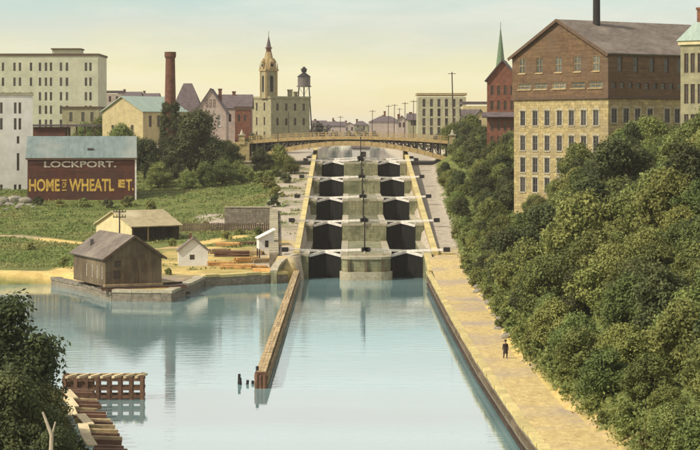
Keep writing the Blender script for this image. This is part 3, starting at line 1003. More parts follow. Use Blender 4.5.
def roof_hip(root, W, D, ze, zr, m, ov=.4, ridge=0.0, flat=None):
    mb = MB()
    k = ridge / 2
    a, b, c, d = (-ov, -ov, ze), (W + ov, -ov, ze), (W + ov, D + ov, ze), (-ov, D + ov, ze)
    if flat:
        e = [(flat, flat, zr), (W - flat, flat, zr), (W - flat, D - flat, zr), (flat, D - flat, zr)]
        mb.poly([a, b, e[1], e[0]]); mb.poly([b, c, e[2], e[1]]); mb.poly([c, d, e[3], e[2]]); mb.poly([d, a, e[0], e[3]]); mb.poly(e)
    else:
        e, f = (W / 2 - k, D / 2, zr), (W / 2 + k, D / 2, zr)
        mb.poly([a, b, f, e]); mb.poly([b, c, f]); mb.poly([c, d, e, f]); mb.poly([d, a, e])
    mb.poly([d, c, b, a])
    return mb.build('roof', m, root)

def cornice(root, W, D, z, m, ov=.35, h=.7, name='cornice'):
    mb = MB()
    mb.box((W / 2, -ov / 2, z - h / 2), (W + 2 * ov, ov, h)); mb.box((W / 2, D + ov / 2, z - h / 2), (W + 2 * ov, ov, h))
    mb.box((-ov / 2, D / 2, z - h / 2), (ov, D, h)); mb.box((W + ov / 2, D / 2, z - h / 2), (ov, D, h))
    mb.box((W / 2, D / 2, z + .06), (W + 2 * ov + .1, D + 2 * ov + .1, .12))
    return mb.build(name, m, root)

def chimney(root, x, y, z0, z1, w, m):
    mb = MB(); mb.box((x, y, (z0 + z1) / 2), (w, w, z1 - z0)); mb.box((x, y, z1 - .2), (w + .25, w + .25, .35))
    return mb.build('chimney', m, root)

# ---- the great stone mill
A = Vector((28.7, 350)); B = Vector((42.6, 330))
ang = math.atan2(B.y - A.y, B.x - A.x)
MW = (B - A).length
MD = 30.0
ZB = 9.0
mill = thing('stone_mill', 'great yellow stone mill with brown boarded upper storeys and gable', 'mill', (A.x, A.y, ZB), ang)
def mill_s(x):      # photo column -> distance along the gable front
    k = (x - 350) / F
    d = (B - A).normalized()
    return (k * A.y - A.x) / (d.x - k * d.y)
def mill_r(x):      # photo column -> distance along the right side
    k = (x - 350) / F
    d = Vector((-math.sin(ang), math.cos(ang)))
    return (k * B.y - B.x) / (d.x - k * d.y)
wins = []
for zc in (25.8, 21.5, 17.7, 14.3):
    for x in (522.9, 535.2, 547.2, 559.5, 571.5, 583.7, 596):
        wins.append(('front', mill_s(x), zc - 1.25 - ZB, 1.3, 2.5, 'stone'))
for x in (614, 626, 637.5, 650, 667, 677):
    wins.append(('right', mill_r(x), 25.0 - ZB, 1.2, 2.3, 'stone'))
walls(mill, MW, MD, 0, 29.2 - ZB, wins, M['stone_yellow'], 'stone_wall')
wins = []
for x in (522.9, 540.2, 559.3, 578.4, 597):
    wins.append(('front', mill_s(x), 33.6 - ZB, 1.75, 2.6, 'pale'))
for x in (525.5, 541.5, 560, 579, 596.5):
    wins.append(('front', mill_s(x), 30.8 - ZB, 3.5, 1.1, 'pale'))
for x in (619, 635, 651, 665.5, 679):
    wins.append(('right', mill_r(x), 33.4 - ZB, 1.2, 2.5, 'dark'))
for i in range(9):
    wins.append(('right', mill_r(613 + i * 8.2), 30.6 - ZB, 1.1, 1.1, 'dark'))
walls(mill, MW, MD, 29.2 - ZB, 36.5 - ZB, wins, M['wood_brown'], 'boarded_storey', off=.22)
m_ = MB(); m_.box((MW / 2, -.26, 29.25 - ZB), (MW + .7, .2, .5)); m_.box((MW + .26, MD / 2, 29.25 - ZB), (.2, MD, .5)); m_.build('belt_course', M['trim_brown'], mill)
roof_gable(mill, MW, MD, 36.5 - ZB, 42.3 - ZB, M['roof_grey'], 'y', .7, .3, M['wood_brown'])
m_ = MB(); m_.poly([(-.22, -.225, 36.49 - ZB), (MW + .22, -.225, 36.49 - ZB), (MW / 2, -.225, 42.25 - ZB)]); m_.build('gable_boards', M['wood_brown'], mill)
m_ = MB()
for s in (0, 1):        # barge boards
    p0 = (MW / 2, -.78, 42.42 - ZB); p1 = ((-.75 if s == 0 else MW + .75), -.78, 36.1 - ZB)
    m_.bar(p0, p1, .12, .5)
m_.build('barge_board', M['trim_brown'], mill)
m_ = MB(); m_.cyl((MW / 2 + 1.5, 7, 38 - ZB), (MW / 2 + 1.5, 7, 47.8 - ZB), .65, .6, 12); m_.cyl((MW / 2 + 1.5, 7, 46.5 - ZB), (MW / 2 + 1.5, 7, 47 - ZB), .72, .72, 12)
m_.build('smokestack', M['iron'], mill)

# ---- building cut by the right edge
D0 = 306
t = thing('brick_house', 'tan brick block with pale green roof at the right edge', 'building', (px(680.5, D0), D0, 16), math.radians(-38))
k = 9.0
wins = []
for z in (32.5, 27.8, 23.2):
    for s in (1.0, 2.1, 3.3, 5.0, 7.0):
        wins.append(('front', s, z - 16, .75, 3.0, 'brown'))
walls(t, k, 10, 0, 37.0 - 16, wins, M['olive_wall'])
cornice(t, k, 10, 37.3 - 16, M['pale_board'], .3, .5)
roof_hip(t, k, 10, 37.4 - 16, 40.3 - 16, M['roof_green'], .5, flat=1.6)
chimney(t, 2.2, 3.0, 24.0, 26.6, 1.3, M['red_brick'])

# ---- red brick tower house left of the mill
D0 = 425; zb = 15
t = thing('brick_house', 'tall narrow red brick house with steep gable left of the mill', 'house', (px(487, D0), D0, zb), math.radians(-8))
wins = []
for z in (31.2, 28.0, 23.6, 20.4):
    for s in (1.1, 2.5, 3.9, 5.3):
        wins.append(('front', s, z - zb, .65, 2.0, 'brown'))
walls(t, 6.6, 11, 0, 34.6 - zb, wins, M['red_brick'])
roof_gable(t, 6.6, 11, 34.6 - zb, 38.6 - zb, M['roof_slate'], 'y', .55, .25, M['red_brick'])
m_ = MB(); slab(m_, [(-1.0, -1.5, 26.6 - zb), (7.2, -1.5, 26.6 - zb), (7.2, .0, 27.6 - zb), (-1.0, .0, 27.6 - zb)], .25); m_.build('porch_roof', M['roof_slate'], t)
D0 = 520
t = thing('church_spire', 'slim green church spire behind the red brick house', 'church', (px(501, D0), D0, 18), 0)
m_ = MB(); m_.box((0, 1.5, 9), (3, 3, 18)); m_.build('tower', M['brick_dark'], t)
m_ = MB(); m_.cyl((0, 1.5, 18), (0, 1.5, 32.6), 1.7, .05, 8); m_.build('spire', M['spire_green'], t)
m_ = MB(); m_.cyl((0, 1.5, 32.5), (0, 1.5, 34), .06, .05, 6); m_.build('finial', M['iron'], t)

# ---- town hall with steeple
D0 = 600; zb = 18.5
a = math.radians(30)
t = thing('town_hall', 'olive stone hall with tall ochre corner steeple beyond the bridge', 'church', (px(271, D0), D0, zb), a)
HW, HD = 13.2, 12.8
wins = []
for z in (29.6, 25.2, 20.8):
    for s in (3.5, 8.5):
        wins.append(('left', s, z - zb, 1.0, 2.5, 'dark'))
for s in (2.2, 5.2, 8.2, 11.2):
    for z in (29.6, 25.2):
        wins.append(('front', s, z - zb, .8, 2.2, 'brown'))
walls(t, HW, HD, 0, 33.4 - zb, wins, M['olive_wall'])
cornice(t, HW, HD, 33.8 - zb, M['olive_wall'], .3, .5)
chimney(t, 8.6, 4, 14.8, 17.6, 1.1, M['olive_wall']); chimney(t, 11.5, 6, 14.8, 17.0, 1.1, M['olive_wall'])
tx, ty = 1.2, 3.8
m_ = MB(); m_.box((tx, ty, 19.0), (3.8, 3.8, 8.4)); st = m_.build('belfry', M['olive_wall'], t)
for r_ in range(4):
    an = r_ * math.pi / 2
    m_ = MB()
    m_.box((tx + 1.92 * math.cos(an), ty + 1.92 * math.sin(an), 19.0), (.2, 1.0, 4.4), an)
    m_.cyl((tx + 1.82 * math.cos(an), ty + 1.82 * math.sin(an), 21.2), (tx + 2.02 * math.cos(an), ty + 2.02 * math.sin(an), 21.2), .5, .5, 12)
    m_.build('belfry_opening', M['iron'], st)
    for q in (-1, 1):
        m_ = MB(); m_.box((tx + 1.95 * math.cos(an) - q * 1.6 * math.sin(an), ty + 1.95 * math.sin(an) + q * 1.6 * math.cos(an), 19.0), (.25, .5, 8.3), an); m_.build('pilaster', M['spire_gold'], st)
m_ = MB(); m_.box((tx, ty, 23.3), (4.5, 4.5, .5)); m_.build('tower_cornice', M['spire_gold'], t)
m_ = MB(); m_.cyl((tx, ty, 23.5), (tx, ty, 28.8), 2.2, .95, 8); m_.build('steeple_base', M['spire_gold'], t)
for r_ in range(4):
    an = r_ * math.pi / 2
    m_ = MB(); cx, cy = tx + 1.8 * math.cos(an), ty + 1.8 * math.sin(an)
    m_.box((cx, cy, 24.7), (.8, 1.3, 2.2), an); m_.cyl((cx, cy, 25.8), (cx, cy, 27.0), .9, .05, 4)
    d_ = m_.build('dormer', M['spire_gold'], t)
    m_ = MB(); m_.cyl((tx + 2.18 * math.cos(an), ty + 2.18 * math.sin(an), 24.8), (tx + 2.26 * math.cos(an), ty + 2.26 * math.sin(an), 24.8), .5, .5, 14); m_.build('clock_face', M['iron'], d_)
    for q in (-1, 1):
        pass
    an2 = an + math.pi / 4
    m_ = MB(); m_.cyl((tx + 2.7 * math.cos(an2), ty + 2.7 * math.sin(an2), 23.5), (tx + 2.7 * math.cos(an2), ty + 2.7 * math.sin(an2), 25.6), .3, .04, 6); m_.build('pinnacle', M['spire_gold'], t)
m_ = MB(); m_.cyl((tx, ty, 28.8), (tx, ty, 29.9), .85, .8, 8); m_.cyl((tx, ty, 29.9), (tx, ty, 30.2), 1.15, 1.15, 8); m_.build('lantern', M['brick_dark'], t)
m_ = MB(); m_.cyl((tx, ty, 30.2), (tx, ty, 33.8), .8, .05, 8); m_.build('spire', M['roof_slate'], t)
m_ = MB(); m_.cyl((tx, ty, 33.6), (tx, ty, 35.2), .08, .05, 6); m_.build('finial', M['iron'], t)

# ---- water tower
D0 = 680
t = thing('water_tower', 'grey water tank on thin iron legs behind the hall', 'water tower', (px(304, D0), D0, 19))
for sx in (-1, 1):
    for sy in (-1, 1):
        m_ = MB(); m_.cyl((sx * 2.9, sy * 2.9, 0), (sx * 1.7, sy * 1.7, 19.6), .2, .17, 6); m_.build('leg', M['iron'], t)
m_ = MB()
for z, r_ in ((6.5, 2.5), (13, 2.1)):
    for i in range(4):
        p = [(-1, -1), (1, -1), (1, 1), (-1, 1)]
        q0, q1 = p[i], p[(i + 1) % 4]
        m_.cyl((q0[0] * r_, q0[1] * r_, z), (q1[0] * r_, q1[1] * r_, z), .1, .1, 5)
        m_.cyl((q0[0] * r_, q0[1] * r_, z), (q1[0] * (r_ - .38), q1[1] * (r_ - .38), z + 6.4), .06, .06, 5)
m_.build('brace', M['iron'], t)
m_ = MB(); m_.cyl((0, 0, 19.4), (0, 0, 19.8), 2.5, 2.5, 18); m_.cyl((0, 0, 19.8), (0, 0, 22.9), 2.15, 2.15, 18); m_.build('tank', M['tank'], t)
m_ = MB(); m_.cyl((0, 0, 22.9), (0, 0, 24.4), 2.4, .35, 18); m_.cyl((0, 0, 24.4), (0, 0, 25.2), .9, .9, 10); m_.cyl((0, 0, 25.2), (0, 0, 26.4), 1.3, .1, 10); m_.build('tank_roof', M['iron'], t)
m_ = MB(); m_.cyl((0, 0, 0), (0, 0, 19.4), .22, .22, 8); m_.build('riser_pipe', M['iron'], t)

# ---- big pale factory, upper left
D0 = 620; zb = 16
fx = px(-40, D0)
t = thing('factory', 'huge pale cream factory with rows of narrow windows, upper left', 'factory', (fx, D0, zb), 0)
FW = px(98, D0) - fx
wins = []
def fs(x): return px(x, D0) - fx
for y in (67, 82, 96.5, 110, 124):
    for x in (-30, -24, -12, -6, 3, 14.5, 20, 31, 40, 46, 51, 61, 67, 86, 90.5):
        wins.append(('front', fs(x), pz(y, D0) - 1.25 - zb, .75, 2.6, 'dark'))
walls(t, FW, 22, 0, pz(54.5, D0) - zb, wins, M['cream_wall'])
cornice(t, FW, 22, pz(54, D0) - zb, M['trim_brown'], .3, .5)
m_ = MB(); m_.span((fs(52), .1, pz(54, D0) - zb + .13), (fs(80), 8, pz(49.5, D0) - zb)); m_.build('penthouse', M['cream_wall'], t)
m_ = MB(); m_.span((fs(51), -.5, pz(49.5, D0) - zb), (fs(81), 8.4, pz(48.3, D0) - zb)); m_.build('penthouse_cornice', M['trim_brown'], t)

D0 = 590; fx = px(62, D0)
t = thing('annex', 'low cream annex with dark cornice at the foot of the factory', 'building', (fx, D0, 15))
W_ = px(99, D0) - fx
wins = [('front', px(x, D0) - fx, pz(117, D0) - 1.4 - 15, .9, 2.8, 'dark') for x in (71, 83, 92)]
walls(t, W_, 14, 0, pz(107.5, D0) - 15, wins, M['olive_wall'])
cornice(t, W_, 14, pz(107, D0) - 15, M['trim_brown'], .3, .4)

D0 = 480; fx = px(33, D0)
t = thing('loading_shed', 'low dark brown flat roofed shed behind the painted warehouse', 'shed', (fx, D0, 12))
W_ = px(95, D0) - fx
walls(t, W_ * .52, 9, 0, pz(127, D0) - 12, [], M['red_paint'])
m_ = MB(); m_.box((W_ / 2, 4.5, pz(125.5, D0) - 12), (W_ + 1, 10.5, .5)); m_.build('roof', M['roof_slate'], t)
m_ = MB()
for s in (.56, .7, .84, .98):
    m_.box((W_ * s, .2, (pz(126, D0) - 12) / 2), (.3, .3, pz(126, D0) - 12.2))
m_.build('roof_posts', M['trim_brown'], t)
m_ = MB()
for s in (2.0, 5.2):
    m_.box((s, -.06, 3.4), (2.4, .12, 3.6))
m_.build('loading_door', M['brick_dark'], t)

# ---- white building at the left edge
D0 = 434; zb = 6; fx = px(-22, D0)
t = thing('white_building', 'tall white rendered building at the left edge with paired windows', 'building', (fx, D0, zb), math.radians(9.5))
W_ = px(32, D0) - fx
wins = []
for y, h in ((108, 2.4), (124, 2.5), (140, 1.6), (162, 3.8), (190, 2.3)):
    for x in ((-14, -9.5, 1, 14.7, 19.3) if y not in (140, 162) else (-9, 17.5)):
        wins.append(('front', px(x, D0) - fx, pz(y, D0) - h / 2 - zb, .55, h, 'dark'))
walls(t, W_, 9, 0, pz(93.5, D0) - zb, wins, M['white_wall'])
cornice(t, W_, 9, pz(93, D0) - zb, M['stone_pale'], .2, .4)

# ---- warehouse with painted lettering
D0 = 418
zb = 9.0
fx = px(27.5, D0)
wh = thing('warehouse', 'dull red boarded warehouse with painted lettering and weathered tin roof', 'warehouse', (fx, D0, zb), math.radians(6.5))
WW = (px(131.5, D0) - fx) * 1.03
WE = pz(158, D0) - zb
WD = 13.0
walls(wh, WW, WD, 0, WE, [], M['red_paint'])
roof_gable(wh, WW, WD, WE, WE + 4.3, M['roof_teal'], 'x', .35, .25, M['red_paint'])
m_ = MB(); m_.box((WW / 2, -.42, WE - .22), (WW + .8, .1, .3)); m_.build('eaves_board', M['trim_brown'], wh)
m_ = MB(); m_.box((WW + .1, .0, WE / 2 - .15), (.35, .35, WE - .4)); m_.build('corner_board', M['white_paint'], wh)
m_ = MB(); m_.box((WW * .58, 2.2, WE + 1.9), (1.2, .8, .3)); m_.build('roof_hatch', M['roof_slate'], wh)
def lettering(text, x0, x1, z0, z1, m, name, bold=.03):
    cu = bpy.data.curves.new(name, 'FONT')
    cu.body = text
    cu.offset = bold
    cu.resolution_u = 4
    cu.extrude = 0.012
    to = bpy.data.objects.new(name, cu)
    COL.objects.link(to)
    dg = bpy.context.evaluated_depsgraph_get()
    me = bpy.data.meshes.new_from_object(to.evaluated_get(dg))
    bpy.data.objects.remove(to)
    co = np.array([v.co[:] for v in me.vertices])
    lo, hi = co.min(0), co.max(0)
    for v in me.vertices:
        u = (v.co.x - lo[0]) / (hi[0] - lo[0]); w = (v.co.y - lo[1]) / (hi[1] - lo[1])
        y = -.03 + v.co.z * .8
        v.co = (x0 + u * (x1 - x0), y, z0 + w * (z1 - z0))
    me.materials.clear(); me.materials.append(m)
    return link(name, me, wh)
def wx(x): return (px(x, D0) - fx) * 1.03
def wz(y): return pz(y, D0) - zb
lettering('LOCKPORT.', wx(43.5), wx(113), wz(167.5), wz(161.2), M['letter_white'], 'lettering', .02)
lettering('HOME', wx(29), wx(58.5), wz(191.5), wz(179), M['letter_yellow'], 'lettering')
lettering('OF', wx(61), wx(65), wz(188.2), wz(182), M['letter_yellow'], 'lettering', .02)
for y in (180.3, 190.3):
    m_ = MB(); m_.span((wx(60.6), -.045, wz(y + .5)), (wx(65.4), -.02, wz(y - .5))); m_.build('lettering', M['letter_yellow'], wh)
lettering('WHEATL', wx(67.5), wx(111), wz(191.5), wz(179), M['letter_yellow'], 'lettering')
lettering('E', wx(115), wx(121.5), wz(188), wz(179.8), M['letter_yellow'], 'lettering', .06)
lettering('T.', wx(122.5), wx(130), wz(191), wz(179.5), M['letter_yellow'], 'lettering')

# ---- ochre building with green roof
D0 = 520; zb = 16
t = thing('ochre_hall', 'ochre gabled hall with pale green tin roof beside the smokestack', 'building', (px(143, D0), D0, zb), math.radians(50))
W_, D_ = 16.0, 15.4
wins = [('front', s, pz(127, D0) - zb, 1.0, 3.0, 'dark') for s in (2.6, 5.6, 8.6, 11.6, 14.0)] + [('left', s, 6.5, 1.0, 2.6, 'dark') for s in (4, 7.7, 11.4)]
walls(t, W_, D_, 0, pz(111.5, D0) - zb, wins, M['yellow_wall'])
roof_gable(t, W_, D_, pz(111.5, D0) - zb, pz(97, 526) - zb, M['roof_green'], 'x', .5, .25, M['yellow_wall'])

# ---- brick smokestack
D0 = 492
t = thing('brick_smokestack', 'tall tapering red brick smokestack among the ivy', 'chimney', (px(170.3, D0), D0, 12))
zt = pz(52, D0) - 12
m_ = MB(); m_.cyl((0, 0, 0), (0, 0, zt - 1.6), 1.75, 1.15, 20); m_.build('shaft', M['brick_dark'], t, smooth=False)
m_ = MB(); m_.cyl((0, 0, zt - 1.6), (0, 0, zt - 1.1), 1.2, 1.42, 20); m_.cyl((0, 0, zt - 1.1), (0, 0, zt), 1.42, 1.42, 20); m_.build('cap', M['brick_dark'], t)

# ---- houses on the left street
def house(label, x0, x1, D0, zb, y_eave, y_top, depth, wall_m, roof_m, kind, wins, rz=0.0, ov=.4, cat='house', chim=None):
    fx = px(x0, D0)
    t = thing('house', label, cat, (fx, D0, zb), rz)
    W_ = (px(x1, D0) - fx) / math.cos(rz)
    ze, zr = pz(y_eave, D0) - zb, pz(y_top, D0) - zb
    ww = [('front', px(x, D0) - fx, pz(y, D0) - h / 2 - zb, w, h, st) for (x, y, w, h, st) in wins]
    walls(t, W_, depth, 0, ze, ww, wall_m)
    if kind == 'gy':
        roof_gable(t, W_, depth, ze, zr, roof_m, 'y', ov, .22, wall_m)
    elif kind == 'gx':
        roof_gable(t, W_, depth, ze, zr, roof_m, 'x', ov, .22, wall_m)
    elif kind == 'hip':
        roof_hip(t, W_, depth, ze, zr, roof_m, ov, ridge=W_ * .3)
    elif kind == 'mansard':
        roof_hip(t, W_, depth, ze, zr, roof_m, ov, flat=W_ * .2)
    else:
        cornice(t, W_, depth, zr, roof_m, .3, .6)
    for c in (chim or []):
        chimney(t, px(c[0], D0) - fx, c[3] if len(c) > 3 else depth * .5, pz(c[1], D0) - zb, pz(c[2], D0) - zb, .9, M['brick_dark'])
    return t
house('house with tall dark slate roof just right of the smokestack', 172, 201, 560, 17, 112, 83, 9, M['yellow_wall'], M['roof_slate'], 'hip',
      [(181, 122, .9, 2.6, 'dark'), (190, 122, .9, 2.6, 'dark')])
t = house('pale pinkish gabled house with triple attic window', 195, 226, 548, 17, 112, 89, 12, M['pink_wall'], M['roof_slate'], 'gy',
      [(203, 120.5, .9, 3.0, 'white'), (211, 120.5, .9, 3.0, 'white'), (219, 120.5, .9, 3.0, 'white')], chim=[(218, 102, 88, 9)])
for dx in (-1.0, 0, 1.0):
    fme, pme, sme = window_mesh(.55, 2.1, 'dark')
    o = link('window', fme, t, (4.25 + dx, -.13, pz(107, 548) - 17), 0); link('pane', pme, o)
house('mauve roofed house behind the pinkish gabled one', 214, 251, 580, 18, 108, 95, 10, M['pink_wall'], M['roof_slate'], 'gx',
      [(230, 118, .8, 2.2, 'dark'), (243, 118, .8, 2.2, 'dark')], chim=[(233, 98, 91)])
house('small red brick house squeezed left of the olive hall', 235, 250.5, 566, 18, 110, 107, 8, M['red_brick'], M['trim_brown'], 'flat',
      [(239, 118, .7, 1.9, 'dark'), (245, 118, .7, 1.9, 'dark')])
house('grey house with flat roof between factory and ochre hall', 97, 121, 700, 18, 94, 91, 12, M['pink_wall'], M['roof_slate'], 'flat',
      [(102, 99, .8, 2, 'dark'), (110, 99, .8, 2, 'dark'), (117, 99, .8, 2, 'dark')])
for i, (x0, x1, ye, yt, lab) in enumerate(((118, 140, 97, 92, 'far faint house rising over the ridge of the green roof'), (138, 158, 98, 93.5, 'far faint house just left of the smokestack'),
                                           (243, 262, 104, 99, 'far low house peeping left of the steeple'))):
    house(lab, x0, x1, 860 + i * 30, 18, ye, yt, 12, M['pink_wall'], M['roof_slate'], 'gx', [], chim=[(x0 + 5, yt + 2, yt - 3)])

# ---- right of the bridge
D0 = 640
house('tall greenish apartment block with flat cornice right of the bridge', 418, 466, D0, 18, 97, 93.5, 16, M['green_grey_wall'], M['spire_gold'], 'flat',
      [(x, y, .95, 2.5, 'dark') for y in (103, 112.5, 122, 131) for x in (424, 431.5, 439, 446.5, 454, 461)], cat='building')
house('cream low house with grey roof right of the tall block', 463, 478, 560, 17, 122, 110, 8, M['pale_board'], M['roof_slate'], 'gx',
      [(467, 128, .8, 2, 'dark'), (473, 128, .8, 2, 'dark')])
house('ochre house with flat roof beside the red brick house', 463, 489, 605, 17, 106, 102, 12, M['yellow_wall'], M['roof_slate'], 'flat',
      [(x, 113, .8, 2.2, 'dark') for x in (468, 474, 480)])
house('yellow cottage tucked against the red brick house', 474, 487, 520, 17, 117, 110, 7, M['yellow_wall'], M['roof_slate'], 'gy',
      [(480, 124, .8, 2, 'dark')])
house('far mauve hall with cupola seen over the bridge', 369, 402, 900, 18, 122, 116, 14, M['pink_wall'], M['roof_slate'], 'hip', [], cat='building', chim=[(385, 118, 111)])
house('far grey house right of the distant trees over the bridge', 400, 420, 820, 18, 124, 119, 12, M['pink_wall'], M['roof_slate'], 'gx', [])
house('far low house left of centre over the bridge', 322, 345, 950, 18, 126, 122, 12, M['pink_wall'], M['roof_slate'], 'gx', [])

for i, (x0, x1, D0, ye, yt, kd, lab) in enumerate((
        (312, 326, 880, 126, 121, 'gx', 'far house just right of the water tower'), (343, 356, 1000, 126, 122.5, 'gy', 'far little gabled house at the centre of the skyline'),
        (354, 368, 900, 125, 121, 'hip', 'far hip roofed house left of the mauve hall'), (396, 408, 740, 122, 116, 'gy', 'far gabled house behind the distant poles'),
        (408, 419, 700, 120, 114, 'gx', 'grey house touching the left side of the tall block'), (380, 392, 1050, 121, 117, 'flat', 'far flat roofed block behind the mauve hall'),
        (330, 338, 1080, 124, 120, 'gy', 'smallest far gable left of centre on the skyline'))):
    house(lab, x0, x1, D0, 17.5, ye, yt, 10, M['pink_wall'] if i % 2 else M['olive_wall'], M['roof_slate'], kd, [(x0 + 4, ye + 3, .9, 1.8, 'dark'), (x1 - 4, ye + 3, .9, 1.8, 'dark')], chim=[(x0 + 3, yt + 3, yt - 2)])
# utility poles
def pole(label, x, D0, y_top, zb, arms=2, r=.16, lean=0.0, insul=False):
    t = thing('utility_pole', label, 'pole', (px(x, D0), D0, zb), 0, 'utility poles')
    h = pz(y_top, D0) - zb
    m_ = MB(); m_.cyl((0, 0, 0), (lean, 0, h), r, r * .7, 8); m_.build('shaft', M['wood_dark'], t)
    for i in range(arms):
        z = h - .5 - i * .9
        m_ = MB(); m_.bar((lean - 1.1, 0, z), (lean + 1.1, 0, z), .14, .16); a_ = m_.build('cross_arm', M['wood_dark'], t)
        if insul:
            for q in (-1, -.5, .5, 1):
                m_ = MB(); m_.cyl((lean + q, 0, z + .05), (lean + q, 0, z + .38), .12, .1, 8); m_.build('insulator', M['leaf_yellow'], a_)
pole('tall pole in front of the greenish apartment block', 454, 575, 72, 18, 1, .22, -.6)
for i, (x, yt, D0, lab) in enumerate(((388, 105, 760, 'leftmost of the distant poles over the bridge'), (394, 104, 700, 'second of the distant poles over the bridge'),
                                     (404.5, 102, 660, 'tallest of the distant poles over the bridge'), (399, 108, 780, 'short distant pole between taller poles'), (372, 110, 720, 'lone thin pole left of the mauve hall'), (413, 100, 640, 'pole just left of the tall block'), (340, 116, 800, 'faint thin pole left of centre over the bridge'))):
    pole(lab, x, D0, yt, 18, 1, .15, .2)
p = onz(120, 249, 3.0)
pole('telegraph pole with two cross arms beside the boathouse', 119.5, 345, 209, 2.4, 2, .16, 0, True)
pole('thin pole standing in the bushes left of the bridge', 189, 470, 112, 13, 0, .12)
pole('slim pole in front of the bridge arch', 278, 476, 133, 14, 0, .12)
pole('thin pole beside the olive hall over the bridge', 288.5, 560, 112, 18, 0, .13)

# ---- the bridge
BY, BD = 484.0, 11.0
bx0, bx1 = -24.4, 23.7
br = thing('arch_bridge', 'buff painted steel arch bridge crossing above the top lock', 'bridge', (0, BY, 16))
def deckz(x): return 22.0 - 1.05 * ((x + .4) / 24) ** 2 - 16
def archz(x): return 20.55 - 3.9 * ((x + .4) / 24.0) ** 2 - 16
N = 26
for j, y in enumerate((0, BD)):
    for i in range(N):
        xa, xb = bx0 + (bx1 - bx0) * i / N, bx0 + (bx1 - bx0) * (i + 1) / N
        m_ = MB(); m_.bar((xa + .04, y, archz(xa)), (xb - .04, y, archz(xb)), .55, 1.15); m_.build('arch_segment', M['bridge_paint'], br)
        m_ = MB(); m_.bar((xa + .02, y - .1 if j == 0 else y + .1, deckz(xa) - .1), (xb - .02, y - .1 if j == 0 else y + .1, deckz(xb) - .1), .3, .8); m_.build('fascia_plate', M['bridge_paint'], br)
        if i:
            zt, zl = deckz(xa) - .5, archz(xa) + .3
            if zt - zl > .25:
                m_ = MB(); m_.box((xa, y, (zt + zl) / 2), (.38, .38, zt - zl)); m_.build('spandrel_column', M['bridge_dark'], br)
                if zt - zl > 1.0:
                    x2 = xa + (bx1 - bx0) / N * (-1 if xa > 0 else 1)
                    m_ = MB(); m_.bar((xa, y + .02, zl), (x2, y + .02, deckz(x2) - .5), .16, .2); m_.build('spandrel_brace', M['bridge_dark'], br)
                    m_ = MB(); m_.bar((xa, y, (zt * .7 + zl * .3)), (x2, y, (zt * .7 + zl * .3)), .2, .22); m_.build('spandrel_strut', M['bridge_dark'], br)
m_ = MB()
for i in range(N):
    xa, xb = bx0 + (bx1 - bx0) * i / N, bx0 + (bx1 - bx0) * (i + 1) / N
    slab(m_, [(xa, -.2, deckz(xa)), (xb, -.2, deckz(xb)), (xb, BD + .2, deckz(xb)), (xa, BD + .2, deckz(xa))], .3)
m_.build('deck', M['bridge_dark'], br)
m_ = MB()
for i in range(0, N, 2):
    xa = bx0 + (bx1 - bx0) * i / N
    m_.box((xa, BD / 2, deckz(xa) - .6), (.3, BD, .5))
    for f in (.33, .66):
        pass
for f in (.15, .33, .5, .67, .85):
    for i in range(N):
        xa, xb = bx0 + (bx1 - bx0) * i / N, bx0 + (bx1 - bx0) * (i + 1) / N
        m_.bar((xa, BD * f, deckz(xa) - .6), (xb, BD * f, deckz(xb) - .6), .2, .5)
m_.build('floor_beams', M['bridge_dark'], br)
for y in (-.1, BD + .1):
    for i in range(N):
        xa, xb = bx0 + (bx1 - bx0) * i / N, bx0 + (bx1 - bx0) * (i + 1) / N
        m_ = MB(); m_.box((xa, y, deckz(xa) + .8), (.16, .16, 1.1)); m_.build('railing_post', M['bridge_paint'], br)
        m_ = MB()
        for z in (.75, 1.3):
            m_.bar((xa, y, deckz(xa) + z), (xb, y, deckz(xb) + z), .09, .1)
        for q in range(4):
            s = (q + .5) / 4
            m_.box((xa + (xb - xa) * s, y, deckz(xa + (xb - xa) * s) + .8), (.05, .05, .9))
        m_.build('railing', M['bridge_paint'], br)
for s, x0_, x1_ in ((-1, bx0 - 4.2, bx0 + .1), (1, bx1 - .1, bx1 + 4)):
    t = thing('bridge_abutment', 'yellow stone abutment with finial post at the left end of the bridge' if s < 0 else 'stone abutment hidden in trees at the right end of the bridge', 'abutment', ((x0_ + x1_) / 2, BY, 14))
    m_ = MB(); m_.box((0, BD / 2, 3.4), (x1_ - x0_, BD + 1.4, 6.8)); m_.build('block', M['stone_yellow'] if s < 0 else M['stone_lock'], t)
    m_ = MB(); m_.box((-.6 * s - .3, -.3, 7.4), (1.4, 1.4, 2.2)); m_.build('post', M['stone_yellow'], t)
    m_ = MB(); m_.box((-.6 * s - .3, -.3, 8.6), (1.8, 1.8, .3)); m_.cyl((-.6 * s - .3, -.3, 8.75), (-.6 * s - .3, -.3, 9.9), .5, .12, 10); m_.build('finial', M['stone_pale'], t)
t = thing('stone_ledge', 'pale low stone wall below the left end of the bridge', 'wall', (px(258, 478), 478, 12.2))
m_ = MB(); m_.span((-4.6, 0, 0), (3.2, 1.2, 3.9)); m_.build('wall_face', M['stone_lock'], t)
m_ = MB(); m_.span((-4.8, -.2, 3.9), (3.4, 1.4, 4.2)); m_.build('coping_stone', M['stone_pale'], t)

# gatehouse on the head of the pier
t = thing('gatehouse', 'small white lock shelter under the bridge at the head of the pier', 'hut', (.6, 509, 15.6))
wins = []
walls(t, 4.4, 3.2, 0, 3.6, [('front', 2.9, .8, 1.2, 1.9, 'dark')], M['white_wall'])
roof_gable(t, 4.4, 3.2, 3.6, 4.3, M['roof_slate'], 'x', .3, .15, M['white_wall'])
# headwall behind the top gates
t = thing('headwall', 'stone headwall across the top of the lock flight', 'wall', (2.55, 508, 12))
m_ = MB(); m_.span((-13, 1.2, -8), (13, 2.6, 4.1)); m_.build('wall_face', M['stone_lock'], t)

